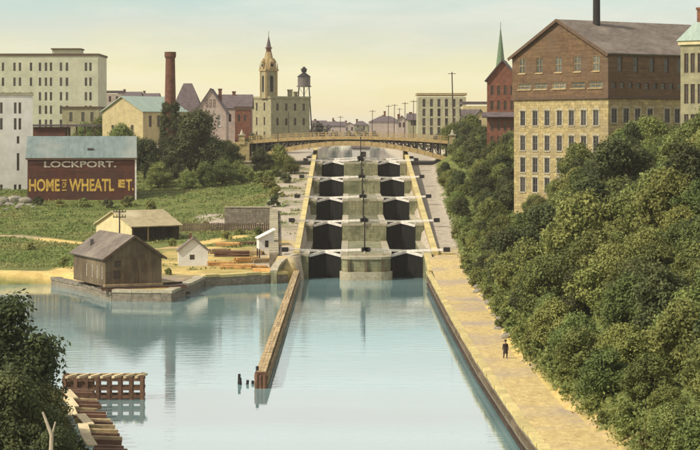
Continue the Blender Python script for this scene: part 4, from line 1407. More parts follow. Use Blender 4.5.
# ------------------------------------------------------------------ left bank buildings
# weathered boathouse
bp = onz(105.5, 287, 1.7)
th = math.radians(24)
bh = thing('boathouse', 'weathered grey brown boarded boathouse at the water edge', 'boathouse', bp, th)
BW, BDp, BE, BR = 8.3, 16.0, 4.1, 7.0
wins = [('left', BDp - s, 1.0, .5, 1.8, 'slat') for s in (1.8, 4.2, 6.6, 9.4)] + [('front', 1.7, 3.0 - 2.0, 1.1, 1.3, 'brown'), ('front', 1.8, 2.7, 1.0, 1.0, 'brown')]
walls(bh, BW, BDp, 0, BE, wins, M['wood_grey'])
roof_gable(bh, BW, BDp, BE, BR, M['roof_grey'], 'y', .55, .2, M['wood_grey'])
m_ = MB()
for s in (0, 1):
    m_.bar((BW / 2, -.62, BR + .1), ((-.6 if s == 0 else BW + .6), -.62, BE - .32), .1, .28)
m_.build('barge_board', M['trim_brown'], bh)
m_ = MB(); m_.box((1.4, 11.5, BE + 1.1), (.5, .5, 1.9)); m_.build('stove_pipe', M['tank'], bh)
m_ = MB(); m_.box((BW / 2 - .2, -.45, .18), (BW + .3, .7, .35)); m_.build('sill_timber', M['timber'], bh)
m_ = MB(); m_.box((BW * .72, -.06, 1.5), (2.3, .1, 2.6)); m_.build('sliding_door', M['wood_grey'], bh)
# wharf deck of loose dark planks in front of it
c, s_ = math.cos(th), math.sin(th)
def loc2(p0, x, y, a):
    return (p0[0] + x * math.cos(a) - y * math.sin(a), p0[1] + x * math.sin(a) + y * math.cos(a))
t = thing('wharf_deck', 'dark plank wharf along the front of the boathouse', 'deck', (bp[0], bp[1], 1.5), th)
for i in range(15):
    m_ = MB(); m_.box((-1.0 + i * .85, -1.35 + R.uniform(-.1, .1), .22 + R.uniform(-.03, .03)), (.8, 1.9, .12)); m_.build('plank', M['wood_dark'], t)
m_ = MB(); m_.box((5, -2.2, .0), (12.6, .3, .34)); m_.build('edge_timber', M['timber_red'], t)
for i, (x, y, r_, L) in enumerate(((11.2, .8, .5, 4.5), (11.9, 2.2, .7, 4.0), (10.9, 2.9, .4, 3.6))):
    q = loc2(bp, x, y, th)
    o = MB().cyl((-L / 2, 0, .2), (L / 2, 0, .2), .2, .16, 8).build('log', M['wood_dark'], None, (q[0], q[1], gz(*q)), th + r_)
    tag(o, ['loose log nearest the corner of the boathouse', 'loose log in the middle beside the boathouse', 'loose log farthest back beside the boathouse'][i], 'log', 'logs beside the boathouse')

# open wagon shed behind
q = at(132, 243.5, 362)
q = at(132, 243.5, 360)
sb = thing('wagon_shed', 'long open fronted shed with tan roof and pale gable end', 'shed', (q.x, q.y, 2.9), math.radians(38))
SW, SD, SE, SR = 10.2, 12.5, 3.5, 6.0
m_ = MB()
m_.span((0, .1, 0), (.2, SD, SE)); m_.build('end_wall', M['pale_board'], sb)
m_ = MB(); m_.span((SW - .2, .1, 0), (SW, SD, SE)); m_.build('end_wall', M['wood_grey'], sb)
m_ = MB(); m_.span((.2, SD - .2, 0), (SW - .2, SD, SE)); m_.build('back_wall', M['wood_dark'], sb)
m_ = MB(); m_.span((.2, 3.0, 0), (SW - .2, 3.2, SE)); m_.build('partition', M['wood_dark'], sb)
for i in range(4):
    m_ = MB(); m_.box((.25 + i * (SW - .5) / 3, .15, SE / 2), (.24, .24, SE)); m_.build('post', M['timber'] if i in (1,) else M['wood_dark'], sb)
m_ = MB(); m_.span((0, .05, SE - .35), (SW, .25, SE - .02)); m_.build('eaves_beam', M['wood_dark'], sb)
roof_gable(sb, SW, SD, SE, SR, M['roof_tan'], 'x', .45, .2, M['pale_board'])

# white hut
q = onz(178.5, 266, 1.95)
ht = thing('white_hut', 'small white hut with one square window near the quay', 'hut', q, math.radians(6))
walls(ht, 4.7, 4.4, 0, 2.5, [('front', 2.2, 1.0, .8, .8, 'dark')], M['white_wall'])
roof_gable(ht, 4.7, 4.4, 2.5, 4.4, M['roof_grey'], 'y', .35, .15, M['white_wall'])
m_ = MB(); m_.box((2.0, 3.0, 4.6), (.4, .4, 1.1)); m_.build('chimney', M['brick_dark'], ht)

# white shack on posts by the retaining wall
q = at(259, 249, 331); skq = q
sk = thing('white_shack', 'little white shack on posts against the retaining wall by the locks', 'hut', (q.x, q.y, pz(249, 331)), math.radians(10))
walls(sk, 2.5, 3.0, 0, 1.7, [('front', 1.3, .25, .6, 1.15, 'dark')], M['white_wall'])
m_ = MB(); slab(m_, [(-.3, -.35, 1.75), (2.8, -.35, 3.3), (2.8, 3.3, 3.3), (-.3, 3.3, 1.75)], .15); m_.build('roof', M['white_paint'], sk)
for q in ([(0, 0, 1.7), (2.5, 0, 1.7), (2.5, 0, 3.1), (0, 0, 1.9)], [(0, 3.0, 1.7), (0, 3.0, 1.9), (2.5, 3.0, 3.1), (2.5, 3.0, 1.7)], [(2.5, 0, 1.7), (2.5, 3, 1.7), (2.5, 3, 3.1), (2.5, 0, 3.1)]):
    m_ = MB(); m_.poly(q); m_.build('gable', M['white_wall'], sk)
hgt = pz(249, 331) - gz(skq.x, skq.y)
for x, y in ((.1, .1), (2.4, .1), (.1, 2.9), (2.4, 2.9)):
    m_ = MB(); m_.box((x, y, -hgt / 2 - .1), (.18, .18, hgt + .2)); m_.build('post', M['timber_pale'] if x > 1 else M['wood_dark'], sk)

# lumber stacks in the yard
lum = 0
for i, (x, y, L, n_, hgt_, a_, mk) in enumerate(((222, 264, 4.2, 5, 3, .1, 'lumber'), (238, 266, 5.0, 6, 3, -.1, 'lumber'), (254, 266, 4.0, 5, 2, .15, 'lumber'),
                                              (232, 258, 5.5, 5, 4, .0, 'timber_red'), (250, 257, 4.5, 5, 3, -.15, 'timber'), (262, 262, 3.4, 4, 3, .3, 'timber'), (217, 256, 3.6, 5, 3, .5, 'timber'), (229, 252, 4.4, 4, 3, -.3, 'lumber'), (245, 251, 4.6, 5, 2, .2, 'timber_red'), (264, 268, 3.0, 5, 2, -.4, 'lumber'), (246, 262, 3.8, 4, 4, .45, 'lumber'))):
    q = onz(x, y, 2.2)
    zb_ = gz(q.x, q.y)
    t = thing('lumber_stack', ['short orange lumber stack right beside the white hut', 'broad orange lumber stack in the middle of the front row', 'low orange lumber stack right end of the front row',
                               'reddish lumber stack at the back of the yard', 'greyed lumber stack at the back below the shack', 'small greyed stack under the white shack', 'slanting greyed stack behind the short orange one', 'orange stack skewed left at the very back', 'low reddish stack at the very back', 'small orange heap at the quay end below the shack', 'slanting orange heap in the centre of the yard'][i], 'lumber', (q.x, q.y, zb_), a_, 'lumber stacks in the yard')
    bm_ = MB().box((0, 0, 0), (L, .32, .2)).mesh('board', M[mk])
    for r_ in range(hgt_):
        for k in range(n_ - r_ // 2):
            link('board', bm_, t, (R.uniform(-.3, .3), (k - n_ / 2) * .4, .12 + r_ * .23), R.uniform(-.06, .06))

# plank fence behind the yard
t = thing('yard_fence', 'low brown board fence between the yard and the grassy bank', 'fence', (-36, 381, 4.4))
k = 0
for i in range(44):
    x = -33.5 + i * .42
    y = 380.5
    m_ = MB(); h_ = 1.7 + R.uniform(-.12, .12); m_.box((x + 36, 0, h_ / 2 - .2), (.36, .06, h_ + .4)); m_.build('board', M['wood_grey'], t)
m_ = MB(); m_.box((11.5, .08, .5), (18.4, .08, .14)); m_.box((11.5, .08, 1.3), (18.4, .08, .14)); m_.build('rail', M['wood_dark'], t)

# ------------------------------------------------------------------ crib and landing at lower left
cb = thing('timber_crib', 'dark open timber crib standing in the water at lower left', 'crib', (-25.4, 176.5, 0), math.radians(2))
CLn = 7.2
for y in (0, 1.7):
    for z in (.25, .95, 1.75):
        m_ = MB(); m_.box((CLn / 2, y, z), (CLn, .28, .26)); m_.build('stringer', M['timber_red'], cb)
for i in range(8):
    x = .2 + i * (CLn - .4) / 7
    for y in (-.02, 1.72):
        m_ = MB(); m_.box((x, y, .2), (.3, .34, 3.6 if i % 7 else 3.9)); m_.build('post', M['timber_red'], cb)
for i in range(7):
    x = .4 + i * 1.02
    m_ = MB(); m_.bar((x, -.25, 2.0), (x + .75, 1.95, 2.0), .26, .2); m_.build('cross_tie', M['timber_pale'], cb)
m_ = MB(); m_.box((CLn / 2, 1.95, 1.98), (CLn + .2, .3, .2)); m_.build('edge_plank', M['timber'], cb)
m_ = MB(); m_.box((1.5, .05, 1.1), (2.7, .1, 1.5)); m_.build('boarding', M['timber_red'], cb)

ld = thing('landing_stage', 'ruined landing of cross timbers leading down the lower left bank', 'landing', (-23.2, 172.5, 0))
A0 = Vector((-23.4, 173.0)); A1 = Vector((-14.6, 133.0))
dv = (A1 - A0).normalized(); nv = Vector((-dv.y, dv.x))      # towards the water
for i in range(21):
    p = A0 + dv * (i * 2.0)
    L = R.uniform(1.7, 2.8)
    m_ = MB(); a_ = p - nv * (L - .5); b_ = p + nv * R.uniform(.4, 1.0)
    zz = 1.25 + R.uniform(-.15, .2)
    m_.bar((a_.x + 23.2, a_.y - 172.5, zz + .15), (b_.x + 23.2, b_.y - 172.5, zz), R.uniform(.35, .55), .35)
    m_.build('cross_timber', M['timber_red'] if R.random() < .6 else M['timber'], ld)
for i in range(7):
    a_ = A0 + dv * (i * 5.9); b_ = A0 + dv * (i * 5.9 + 5.8)
    m_ = MB(); m_.bar((a_.x + 23.2, a_.y - 172.5, .75), (b_.x + 23.2, b_.y - 172.5, .75), .4, .5); m_.build('wale', M['timber_red'], ld)
    for p in (a_ + dv * 1.4, a_ + dv * 4.4):
        m_ = MB(); m_.cyl((p.x + 23.2 , p.y - 172.5, -3), (p.x + 23.2, p.y - 172.5, 1.0), .2, .2, 7); m_.build('pile', M['timber_red'], ld)
for i in range(6):
    p = A0 + dv * (3.0 + i * 5) - nv * (1.4 + .25 * (i % 3)); q = p + dv * 5.0 + nv * R.uniform(-.2, .3)
    m_ = MB(); m_.bar((p.x + 23.2, p.y - 172.5, 1.75), (q.x + 23.2, q.y - 172.5, 1.68), .75, .1); m_.build('plank', M['timber_pale'], ld)

# ------------------------------------------------------------------ foliage
def leaf_cloud(rng, lobes, count, size, up=.35):
    """leaf-sized faces on the surface of many lobes; returns arrays of verts and faces"""
    L = np.array(lobes)                      # x y z r squash
    w = L[:, 3] ** 2
    idx = rng.choice(len(L), count, p=w / w.sum())
    d = rng.normal(size=(count, 3)); d[:, 2] += .25
    d /= np.linalg.norm(d, axis=1)[:, None]
    rad = L[idx, 3] * (1 - .55 * rng.random(count) ** 2.2) * (1 + .27 * rng.normal(size=count))
    c = L[idx, :3] + d * rad[:, None] * np.stack([np.ones(count), np.ones(count), L[idx, 4]], -1)
    nrm = d + rng.normal(scale=.55, size=(count, 3)); nrm[:, 2] += up
    nrm /= np.linalg.norm(nrm, axis=1)[:, None]
    t = rng.normal(size=(count, 3)); t -= (t * nrm).sum(1)[:, None] * nrm
    t /= np.linalg.norm(t, axis=1)[:, None]
    b = np.cross(nrm, t)
    s = size * rng.uniform(.6, 1.35, count)[:, None]
    asp = rng.uniform(.5, .85, count)[:, None]
    v = np.stack([c - t * s, c + b * s * asp, c + t * s, c - b * s * asp], 1).reshape(-1, 3)
    return v

def cloud_mesh(name, v, m):
    n = len(v) // 4
    me = bpy.data.meshes.new(name)
    me.vertices.add(len(v)); me.vertices.foreach_set('co', v.astype(np.float32).ravel())
    me.loops.add(len(v)); me.loops.foreach_set('vertex_index', np.arange(len(v), dtype=np.int32))
    me.polygons.add(n); me.polygons.foreach_set('loop_start', np.arange(0, len(v), 4, dtype=np.int32))
    me.polygons.foreach_set('loop_total', np.full(n, 4, dtype=np.int32))
    me.materials.append(m)
    me.update(calc_edges=True)
    return me

def crown_lobes(rng, R_, Hc, base, n, lr=(.15, .33)):
    """uneven crown: lobes spread through an ellipsoid of radius R_, height Hc above base"""
    out = []
    for i in range(n):
        a = rng.uniform(0, 6.283)
        u = rng.uniform(0, 1) ** .5
        h = rng.uniform(.08, 1.0)
        prof = math.sin(math.pi * min(1, .18 + h * .80)) ** .7
        r = R_ * u * prof * .8
        out.append((r * math.cos(a), r * math.sin(a), base + h * Hc * .86, R_ * rng.uniform(*lr), rng.uniform(.65, .95)))
    return out

def trunk_mesh(rng, h, r, lobes, m):
    mb = MB()
    p = Vector((0, 0, -.6)); tops = []
    pts = [(p, r * 1.25)]
    for i in range(1, 5):
        p = Vector((rng.normal() * .12 * i, rng.normal() * .12 * i, h * i / 4)); pts.append((p, r * (1.1 - .2 * i)))
    for (a, ra), (b, rb) in zip(pts[:-1], pts[1:]):
        mb.cyl(a, b, ra, rb, 7, cap=False)
    for k in rng.choice(len(lobes), min(7, len(lobes)), replace=False):
        l = lobes[k]; i = rng.integers(2, 4)
        mb.cyl(pts[i][0], Vector(l[:3]), pts[i][1] * .6, .03, 5, cap=False)
    return mb.mesh('trunk', m, True)

def tree_kind(seed, Rr, Hc, base, n, count, size, mleaf, mbark=M['bark'], tr=.16):
    rng = np.random.default_rng(seed)
    lobes = crown_lobes(rng, Rr, Hc, base, n)
    v = leaf_cloud(rng, lobes, count, size)
    return cloud_mesh('crown', v, mleaf), trunk_mesh(rng, base + Hc * .75, tr, lobes, mbark)

def plant_tree(kind, label, x, y, s=1.0, name='tree', cat='tree', group=None, dz=0.0, rz=None, sz=None, z=None):
    zz = gz(x, y) if z is None else z
    t = thing(name, label, cat, (x, y, zz + dz), R.uniform(0, 6.28) if rz is None else rz, group)
    t.scale = (s, s, s if sz is None else sz)
    link('crown', kind[0], t); link('trunk', kind[1], t)
    return t

SL = [tree_kind(100 + i, R.uniform(2.6, 3.3), R.uniform(4.4, 5.8), R.uniform(.5, 1.2), 62, 15000, .125, M['leaf']) for i in range(7)]
SL += [tree_kind(150 + i, 3.0, 5.0, .8, 62, 15000, .125, M['leaf_yellow']) for i in range(2)]
DK = [tree_kind(200 + i, R.uniform(2.6, 3.2), R.uniform(4.6, 6.2), R.uniform(.8, 1.6), 54, 13000, .13, M['leaf_dark']) for i in range(4)]
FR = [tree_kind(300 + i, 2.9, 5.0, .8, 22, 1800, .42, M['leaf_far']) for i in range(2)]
SH = [tree_kind(400 + i, 1.3, 1.5, .1, 14, 1500, .14, M['leaf_yellow'], tr=.05) for i in range(2)]

SB = [tree_kind(420 + i, 1.4, 1.6, .1, 16, 1800, .13, M['leaf_dark'], tr=.05) for i in range(2)]
# wood on the right slope
placed = []
rr = random.Random(21)
cand = []
y = 118.0
while y < 352:
    x = 16
    while x < 66:
        cand.append((x + rr.uniform(-1.6, 1.6), y + rr.uniform(-1.8, 1.8)))
        x += 4.6
    y += 5.2
for (x, y) in cand:
    ex = float(edge_x(np.array(y)))
    if x < ex + 2.0 or x > .175 * y + 4.5:
        continue
    # keep clear of the mill and the building at the right edge
    rel = Vector((x, y)) - A
    fx_ = rel.x * math.cos(ang) + rel.y * math.sin(ang); fy_ = -rel.x * math.sin(ang) + rel.y * math.cos(ang)
    if fy_ > -2.2 and fx_ < MW + 3.2:
        continue
    rel = Vector((x, y)) - Vector((50.5, 306)); a38 = math.radians(-38)
    gx_ = rel.x * math.cos(a38) + rel.y * math.sin(a38); gy_ = -rel.x * math.sin(a38) + rel.y * math.cos(a38)
    if gy_ > -2.5 and gx_ > -2.5:
        continue
    placed.append((x, y))
placed.sort(key=lambda p: p[1])
placed = placed[:235]
for (x, y) in placed:
    s = rr.choice((.62, .8, .95, 1.1, 1.3, 1.55)) * rr.uniform(.9, 1.1)
    if y > 285 and x < 35:
        s = rr.uniform(.5, .75)
    elif y > 275:
        s = min(s, 1.15)
    elif y < 195:
        s = min(s, 1.08)
    e = x - float(edge_x(np.array(y)))
    if e < 5:
        s *= .75
    k = SL[rr.randrange(9)] if rr.random() < .82 else DK[rr.randrange(4)]
    if e < 5.5:
        lab, grp = ('leafy tree at the foot of the right slope beside the %s stretch of towpath' % ('nearest' if y < 170 else 'middle' if y < 240 else 'farthest yellow')), 'trees along the foot of the right slope, '
        grp += 'near' if y < 170 else 'middle' if y < 240 else 'far'
    elif y > 285:
        lab, grp = 'leafy tree high on the right slope just below the stone mill', 'trees below the mill'
    elif y < 180:
        lab, grp = 'leafy tree in the nearest part of the wood, lower right corner', 'trees in the lower right corner'
    else:
        lab, grp = 'leafy tree in the middle of the dense wood covering the right slope', 'trees in the middle of the right slope'
    plant_tree(k, lab, x, y, s, group=grp, dz=-.5, sz=s * rr.uniform(.85, 1.12))

# trees along the upper path on the right
i = 0
for y in np.arange(352, 500, 7.0):
    for k in range(4):
        if y > 440 and k == 0: continue
        x = float(edge_x(np.array(y))) + 2.6 + k * 4.2 + rr.uniform(-1.2, 1.2)
        if k == 0 and y < 360:
            continue
        if x > 36: continue
        rel = Vector((x, y)) - A
        fx_ = rel.x * math.cos(ang) + rel.y * math.sin(ang); fy_ = -rel.x * math.sin(ang) + rel.y * math.cos(ang)
        if fy_ > -2 and fx_ > -2.5: continue
        s = rr.uniform(.7, 1.0) * (.8 if k == 0 else 1.0)
        kd = DK[rr.randrange(4)] if rr.random() < .55 else SL[rr.randrange(7)]
        plant_tree(kd, 'dark green tree in the row right of the upper towpath', x, y, s, group='trees right of the upper towpath', dz=-.4)
# undergrowth at the foot of the slope: yellowish shrubs along the path
for i in range(46):
    y = 132 + i * 4.9 + rr.uniform(-2, 2)
    x = float(edge_x(np.array(y))) + rr.uniform(.6, 1.9)
    plant_tree(SH[rr.randrange(2)], 'small yellow green shrub at the edge of the towpath', x, y, rr.uniform(.5, 1.05), 'shrub', 'shrub', 'shrubs along the towpath')

# trees on the left bank round the smokestack
for (x, ybase, D0, s, kd, lab) in ((121, 142, 500, 1.05, 'SL', 'round tree in front of the ochre hall'),
        (145, 190, 455, .8, 'DK', 'dark tree right of the painted warehouse'), (155, 186, 462, .62, 'SL', 'green tree just left of the smokestack base'),
        (190, 186, 462, .95, 'DK', 'tall dark tree right of the smokestack'), (197, 184, 458, 1.3, 'DK', 'largest dark tree left of the bridge'),
        (212, 182, 458, .9, 'DK', 'dark tree between the largest one and the bridge'), (224, 184, 456, .7, 'SL', 'lower tree nearest the bridge abutment'),
        (170, 190, 448, .55, 'DK', 'dark bush at the foot of the smokestack'), (140, 160, 486, .62, 'SL', 'tree behind the end of the painted warehouse'),
        (238, 190, 452, .6, 'SL', 'small bush below the bridge abutment'), (205, 196, 440, .7, 'SL', 'bush in front of the dark trees'),
        (255, 170, 505, .55, 'DK', 'bush under the left bridge end'), (268, 178, 490, .75, 'SL', 'bush on the bank beside the top lock'), (280, 182, 476, .7, 'SL', 'rounded bush left of the fourth gate'),
        (158, 196, 440, .7, 'SL', 'yellowish bush below the smokestack trees'), (55, 205, 424, .45, 'SH', 'small shrub below the painted warehouse'),
        (100, 128, 545, .9, 'SL', 'tree between annex and ochre hall'), (85, 140, 520, .8, 'SL', 'tree behind the loading shed'), (228, 150, 500, .55, 'SL', 'small tree left of the bridge post'),
        (231, 178, 466, .6, 'DK', 'dark tree just left of the bridge abutment'), 
        (152, 176, 470, .62, 'DK', 'dark bush left of the smokestack behind the others'), (244, 196, 448, .5, 'SL', 'low bush above the pink ramp'), (290, 172, 462, .5, 'SL', 'little bush beside the top gates'),
        (262, 186, 462, .6, 'DK', 'dark bush on the bank right of the abutment'), (222, 192, 444, .7, 'SL', 'bush at the right foot of the dark trees'), (186, 196, 436, .5, 'SL', 'low bush on the grass below the dark trees'),
        (470, 150, 515, 1.1, 'SL', 'tree below the cream house right of the bridge'), (452, 156, 512, .9, 'SL', 'tree hiding the right end of the bridge')):
    kind = {'SL': SL, 'DK': DK, 'SH': SH}[kd][rr.randrange(2)]
    X_ = px(x, D0)
    plant_tree(kind, lab, X_, D0, s * 1.8 if kd == 'DK' else s * 1.55, 'tree' if s > .85 else 'bush', 'tree' if s > .85 else 'bush', None, -.3)

for i, (x, y, s_, lab) in enumerate(((208, 270, .7, 'weedy shrub at the foot of the white hut'), (172, 250, .8, 'shrub right of the open shed'), (205, 240, .8, 'shrub behind the white hut'), (226, 246, .9, 'shrub at the back of the lumber yard'),
        (240, 243, .7, 'shrub right at the back of the lumber yard'), (258, 243, .8, 'shrub behind the white shack'), (272, 274, .6, 'shrub at the quay end by the wing wall'), (168, 268, .6, 'shrub between boathouse and hut'),
        (64, 262, .9, 'shrub at the left back corner of the boathouse'), (30, 252, .8, 'shrub on the grass at far left'))):
    q = onz(x, y, 2.6)
    plant_tree(SH[i % 2], lab, q.x, q.y, s_, 'shrub', 'shrub', 'shrubs of the yard')
for i, (x, D_, s_, lab) in enumerate(((38, 412, .9, 'dark shrub at the left foot of the painted warehouse'), (60, 409, .8, 'shrub below the word HOME on the warehouse'), (84, 410, 1.0, 'shrub below the middle of the painted warehouse'),
        (108, 409, .9, 'shrub below the right part of the painted warehouse'), (128, 411, 1.2, 'shrub at the right foot of the painted warehouse'), (150, 405, 1.1, 'shrub on the bank right of the warehouse'),
        (274, 392, 1.1, 'green shrub left of the middle gate'), (276, 410, 1.2, 'broad shrub on the outer edge of the left ramp'),
        (270, 428, 1.4, 'large shrub at the top of the left ramp'), (286, 440, 1.0, 'shrub left of the fourth gate'), (262, 440, 1.5, 'large shrub below the stone ledge'),
        (276, 455, 1.3, 'shrub below the slim pole'), )):
    plant_tree((SH if i % 3 else SB)[i % 2], lab, px(x, D_), D_, s_ * 1.15, 'shrub', 'shrub', 'shrubs on the banks')
# ivy round the smokestack
rng = np.random.default_rng(5)
lob = []
for i in range(300):
    z = 17.5 * rng.uniform(0, 1); a_ = rng.uniform(0, 6.28); r_ = 1.55 + 1.3 * (1 - z / 17.5)
    lob.append((r_ * math.cos(a_), r_ * math.sin(a_), z, rng.uniform(.4, .85), 1.1))
o = link('ivy', cloud_mesh('ivy', leaf_cloud(rng, lob, 45000, .16), M['leaf_dark']), None, (px(170.3, 492), 492, 12.5))
tag(o, 'thick dark ivy climbing the lower half of the brick smokestack', 'ivy')

# distant trees over the bridge
for i, (x, D0, s, lab) in enumerate(((317, 720, 1.6, 'distant tree right of the water tower'), (309, 700, 1.0, 'smaller distant tree under the water tower'), (360, 880, 1.3, 'distant tree at the centre over the bridge'),
                                     (349, 900, 1.0, 'low distant tree left of centre over the bridge'), (410, 760, .9, 'distant tree near the tall block'), (375, 860, 1.0, 'distant tree left of the mauve hall'),
                                     (333, 900, .9, 'low distant tree beside the far low house'), (437, 600, .9, 'distant tree at the foot of the tall block'))):
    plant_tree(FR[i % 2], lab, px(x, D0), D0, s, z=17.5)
rng = np.random.default_rng(8)
lob = []
for i in range(520):
    Y_ = rng.uniform(900, 1300); X_ = rng.uniform(-.2, .2) * Y_
    lob.append((X_, Y_, 19.5 + rng.uniform(0, 1) ** 2 * 5, rng.uniform(1.8, 3.4), .8))
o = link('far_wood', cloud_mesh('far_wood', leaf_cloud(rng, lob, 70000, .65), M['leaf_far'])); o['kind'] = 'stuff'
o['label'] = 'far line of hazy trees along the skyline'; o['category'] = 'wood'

# near trees at lower left
NB = [tree_kind(500 + i, 3.0, 6.2, 1.2, 62, 19000, .11, M['leaf_dark']) for i in range(3)]
for (x, y, s, k, lab) in ((-24.2, 140, 1.55, 0, 'tallest dark tree at lower left in front of the canal'), (-21.3, 126, 1.1, 1, 'dark tree at the lower left corner'), (-27.5, 150, 1.05, 2, 'dark tree at the left edge above the landing'),
                          (-25.4, 150, .85, 1, 'low dark bush beside the timber crib'), (-21.3, 138, .75, 2, 'low dark bush beside the ruined landing'), (-19.6, 129, .7, 0, 'low bush at the bottom left by the landing'), (-26, 134, .9, 2, 'dark tree cut by the left edge'), (-23.6, 145, .6, 1, 'small bush under the tallest dark tree'),
                          (-18.0, 122, .7, 1, 'low bush at the bottom edge left of the landing')):
    plant_tree(NB[k], lab, x, y, s, group=None, dz=-.6)
t = tag(MB().cyl((0, 0, -1), (.1, 0, 1.6), .14, .12, 7).cyl((.1, 0, 1.6), (-.45, .1, 3.0), .12, .07, 7).cyl((.1, 0, 1.6), (.3, .2, 2.4), .07, .04, 6).build('dead_branch', M['bark_pale'], None, (px(50, 120), 120, pz(462, 120))),
        'pale bare dead branch among the bushes at lower left', 'branch')

# grass and weeds, not countable
def tufts(n, xr, yr, cond, m, size, seed, hgt, name, label):
    rng = np.random.default_rng(seed)
    X_ = rng.uniform(*xr, n); Y_ = rng.uniform(*yr, n)
    ok = cond(X_, Y_) & (sdf(X_, Y_) < -1.5)
    X_, Y_ = X_[ok], Y_[ok]
    Z_ = ground_z(X_, Y_)
    c = np.stack([X_, Y_, Z_ + hgt * rng.random(len(X_)) ** 2], -1)
    k = len(c)
    nrm = rng.normal(size=(k, 3)); nrm[:, 2] += .8; nrm /= np.linalg.norm(nrm, axis=1)[:, None]
    t = rng.normal(size=(k, 3)); t[:, 2] = np.abs(t[:, 2]) + .5; t -= (t * nrm).sum(1)[:, None] * nrm; t /= np.linalg.norm(t, axis=1)[:, None]
    b = np.cross(nrm, t)
    s = size * rng.uniform(.5, 1.5, k)[:, None]
    v = np.stack([c - t * s, c + b * s * .6, c + t * s, c - b * s * .6], 1).reshape(-1, 3)
    o = link(name, cloud_mesh(name, v, m)); o['kind'] = 'stuff'; o['label'] = label; o['category'] = 'grass'
def lawn(X_, Y_):
    n = fnoise(X_, Y_, .25, 9)
    yard = (Y_ < 353 + n * 4) & (X_ > -33) & ((fnoise(X_, Y_, .45, 51) < .28) | (Y_ < 309))
    ramp = (X_ > -17) & (Y_ > 315) & ((fnoise(X_, Y_, .35, 61) < .22) | (X_ > -9.3) | (Y_ < 325))
    p1 = (np.abs(Y_ - np.interp(X_, [-110, -62, -46, -38, -30, -20], [372, 372, 356, 345, 352, 372])) < 2.6)
    sh = Y_ < np.interp(X_, [-110, -60, -45, -38], [317, 319, 317, 312])
    keep = fnoise(X_, Y_, .5, 31) + .8 * fnoise(X_, Y_, .12, 33) > -.15
    return ~yard & ~ramp & ~p1 & ~sh & keep
tufts(80000, (-95, -9), (308, 470), lawn, M['grass'], .22, 3, .35, 'grass', 'rough green grass on the left bank')
tufts(110000, (15, 60), (118, 400), lambda a, b: a > edge_x(b) + .3, M['leaf'], .17, 4, 1.3, 'undergrowth', 'low undergrowth beneath the trees of the right slope')
tufts(26000, (14, 21), (112, 318), lambda a, b: (a > edge_x(b) + .25 + .7 * fnoise(a, b, .6, 41)) & (a < edge_x(b) + 2.5), M['leaf_yellow'], .12, 12, .5, 'weeds', 'ragged weeds along the inner edge of the towpath')
tufts(14000, (-40, -12), (105, 176), lambda a, b: a < 0, M['leaf_dark'], .2, 6, .9, 'undergrowth', 'weeds along the near left bank')

# boulders by the white building and along the path foot
def boulder(label, x, y, s, z=None, group=None):
    rng = np.random.default_rng(int(abs(x * 31 + y * 7)))
    mb = MB()
    n, k = 16, 10
    ring = []
    w = rng.normal(size=(6, 3)); w /= np.linalg.norm(w, axis=1)[:, None]
    off = rng.uniform(.62, .95, 6)
    for j in range(k + 1):
        ph = math.pi * j / k
        row = []
        for i in range(n):
            a_ = 2 * math.pi * i / n
            d = np.array((math.sin(ph) * math.cos(a_), math.sin(ph) * math.sin(a_), math.cos(ph)))
            q = 1.0
            for wv, o_ in zip(w, off):          # broken flat faces
                c_ = float(d @ wv)
                if c_ > o_ / 1.0:
                    q = min(q, o_ / c_)
            q *= 1 + .03 * math.sin(7 * d[0] + 3 * d[1] + 5 * d[2])
            row.append((s * q * d[0], s * .8 * q * d[1], s * .62 * q * d[2]))
        ring.append(row)
    for j in range(k):
        for i in range(n):
            mb.poly([ring[j][i], ring[j + 1][i], ring[j + 1][(i + 1) % n], ring[j][(i + 1) % n]])
    o = mb.build('boulder', M['rock'], None, (x, y, (gz(x, y) if z is None else z) + s * .15))
    return tag(o, label, 'rock', group)
for i, (x, D_, sz) in enumerate(((2, 416, 1.7), (9, 413, 1.3), (15, 417, 1.9), (21, 412, 1.0), (25, 416, 1.5), (29, 412, .9), (-3, 411, 1.2), (6, 407, .8), (18, 407, .7), (33, 409, .6))):
    boulder('pale tumbled rock at the foot of the white building', px(x, D_), D_, sz, gz(px(x, D_), D_) - sz * .25 + (.5 if i % 2 == 0 else 0), 'rocks below the white building')
for i in range(12):
    y = 210 + i * 8 + rr.uniform(-2, 2)
    boulder('pale stone lying along the foot of the wooded slope', float(edge_x(np.array(y))) + rr.uniform(.0, .7), y, rr.uniform(.35, .8), None, 'stones along the towpath')

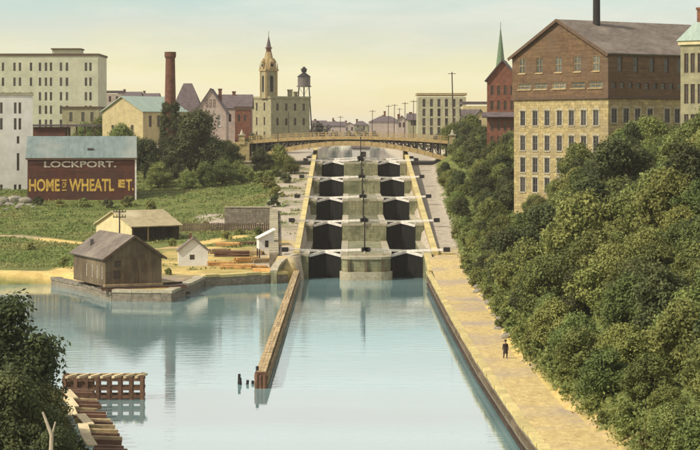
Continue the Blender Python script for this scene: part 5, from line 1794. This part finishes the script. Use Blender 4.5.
# ------------------------------------------------------------------ the walker on the towpath
def person(label, x, y, z, rz):
    me = bpy.data.meshes.new('body_skeleton')
    J = [((0, 0, .95), .15), ((0, .01, 1.15), .155), ((0, .02, 1.36), .17), ((0, .01, 1.50), .062), ((0, -.01, 1.62), .10), ((0, 0, 1.74), .085),
         ((.19, .01, 1.40), .075), ((.25, .04, 1.12), .055), ((.23, -.08, .90), .042), ((.22, -.13, .80), .045),
         ((-.19, .01, 1.40), .075), ((-.25, -.02, 1.12), .055), ((-.24, .10, .92), .042), ((-.23, .14, .83), .045),
         ((.10, 0, .88), .11), ((.11, -.12, .50), .08), ((.11, -.06, .10), .055), ((.11, -.22, .04), .045),
         ((-.10, 0, .88), .11), ((-.11, .10, .50), .08), ((-.11, .30, .14), .055), ((-.11, .22, .04), .045)]
    E = [(0, 1), (1, 2), (2, 3), (3, 4), (4, 5), (2, 6), (6, 7), (7, 8), (8, 9), (2, 10), (10, 11), (11, 12), (12, 13), (0, 14), (14, 15), (15, 16), (16, 17), (0, 18), (18, 19), (19, 20), (20, 21)]
    me.from_pydata([j[0] for j in J], E, [])
    o = link('person', me)
    sk_ = o.modifiers.new('skin', 'SKIN')
    for v, (_, r_) in zip(me.skin_vertices[0].data, J):
        v.radius = (r_, r_)
    me.skin_vertices[0].data[0].use_root = True
    su = o.modifiers.new('sub', 'SUBSURF'); su.levels = 2; su.render_levels = 2
    dg = bpy.context.evaluated_depsgraph_get()
    nm = bpy.data.meshes.new_from_object(o.evaluated_get(dg))
    bpy.data.objects.remove(o)
    nm.materials.clear(); nm.materials.append(M['cloth_dark']); nm.materials.append(M['skin'])
    for p in nm.polygons:
        p.use_smooth = True
        c_ = p.center
        p.material_index = 1 if (c_.z > 1.47 or (abs(c_.x) > .18 and c_.z < .87)) else 0
    o = link('person', nm, None, (x, y, z), rz)
    tag(o, label, 'person')
    m_ = MB(); m_.cyl((0, 0, 1.72), (0, 0, 1.745), .2, .2, 14); m_.cyl((0, 0, 1.745), (0, 0, 1.87), .115, .1, 12); m_.build('hat', M['cloth_dark'], o)
    m_ = MB(); m_.cyl((0, .01, .55), (0, .01, 1.1), .25, .17, 14, cap=False); m_.build('coat_skirt', M['cloth_dark'], o)
    return o
pp = onz(505.5, 359, 2.03)
person('person in dark coat and hat walking along the yellow towpath', pp.x, pp.y, 2.03, math.radians(10))

# ------------------------------------------------------------------ summer haze
hz = MB(); hz.span((-9000, -800, -5), (9000, 12000, 70))
ho = hz.build('haze', bpy.data.materials.new('haze_air'))
ho['kind'] = 'stuff'
hm = ho.data.materials[0]
hm.use_nodes = True
hn = hm.node_tree.nodes
hn.clear()
hv = hn.new('ShaderNodeVolumePrincipled')
hv.inputs['Color'].default_value = (.95, .90, .82, 1)
hv.inputs['Density'].default_value = HAZE
hv.inputs['Anisotropy'].default_value = 0.0
hx = hn.new('ShaderNodeOutputMaterial')
hm.node_tree.links.new(hv.outputs[0], hx.inputs['Volume'])
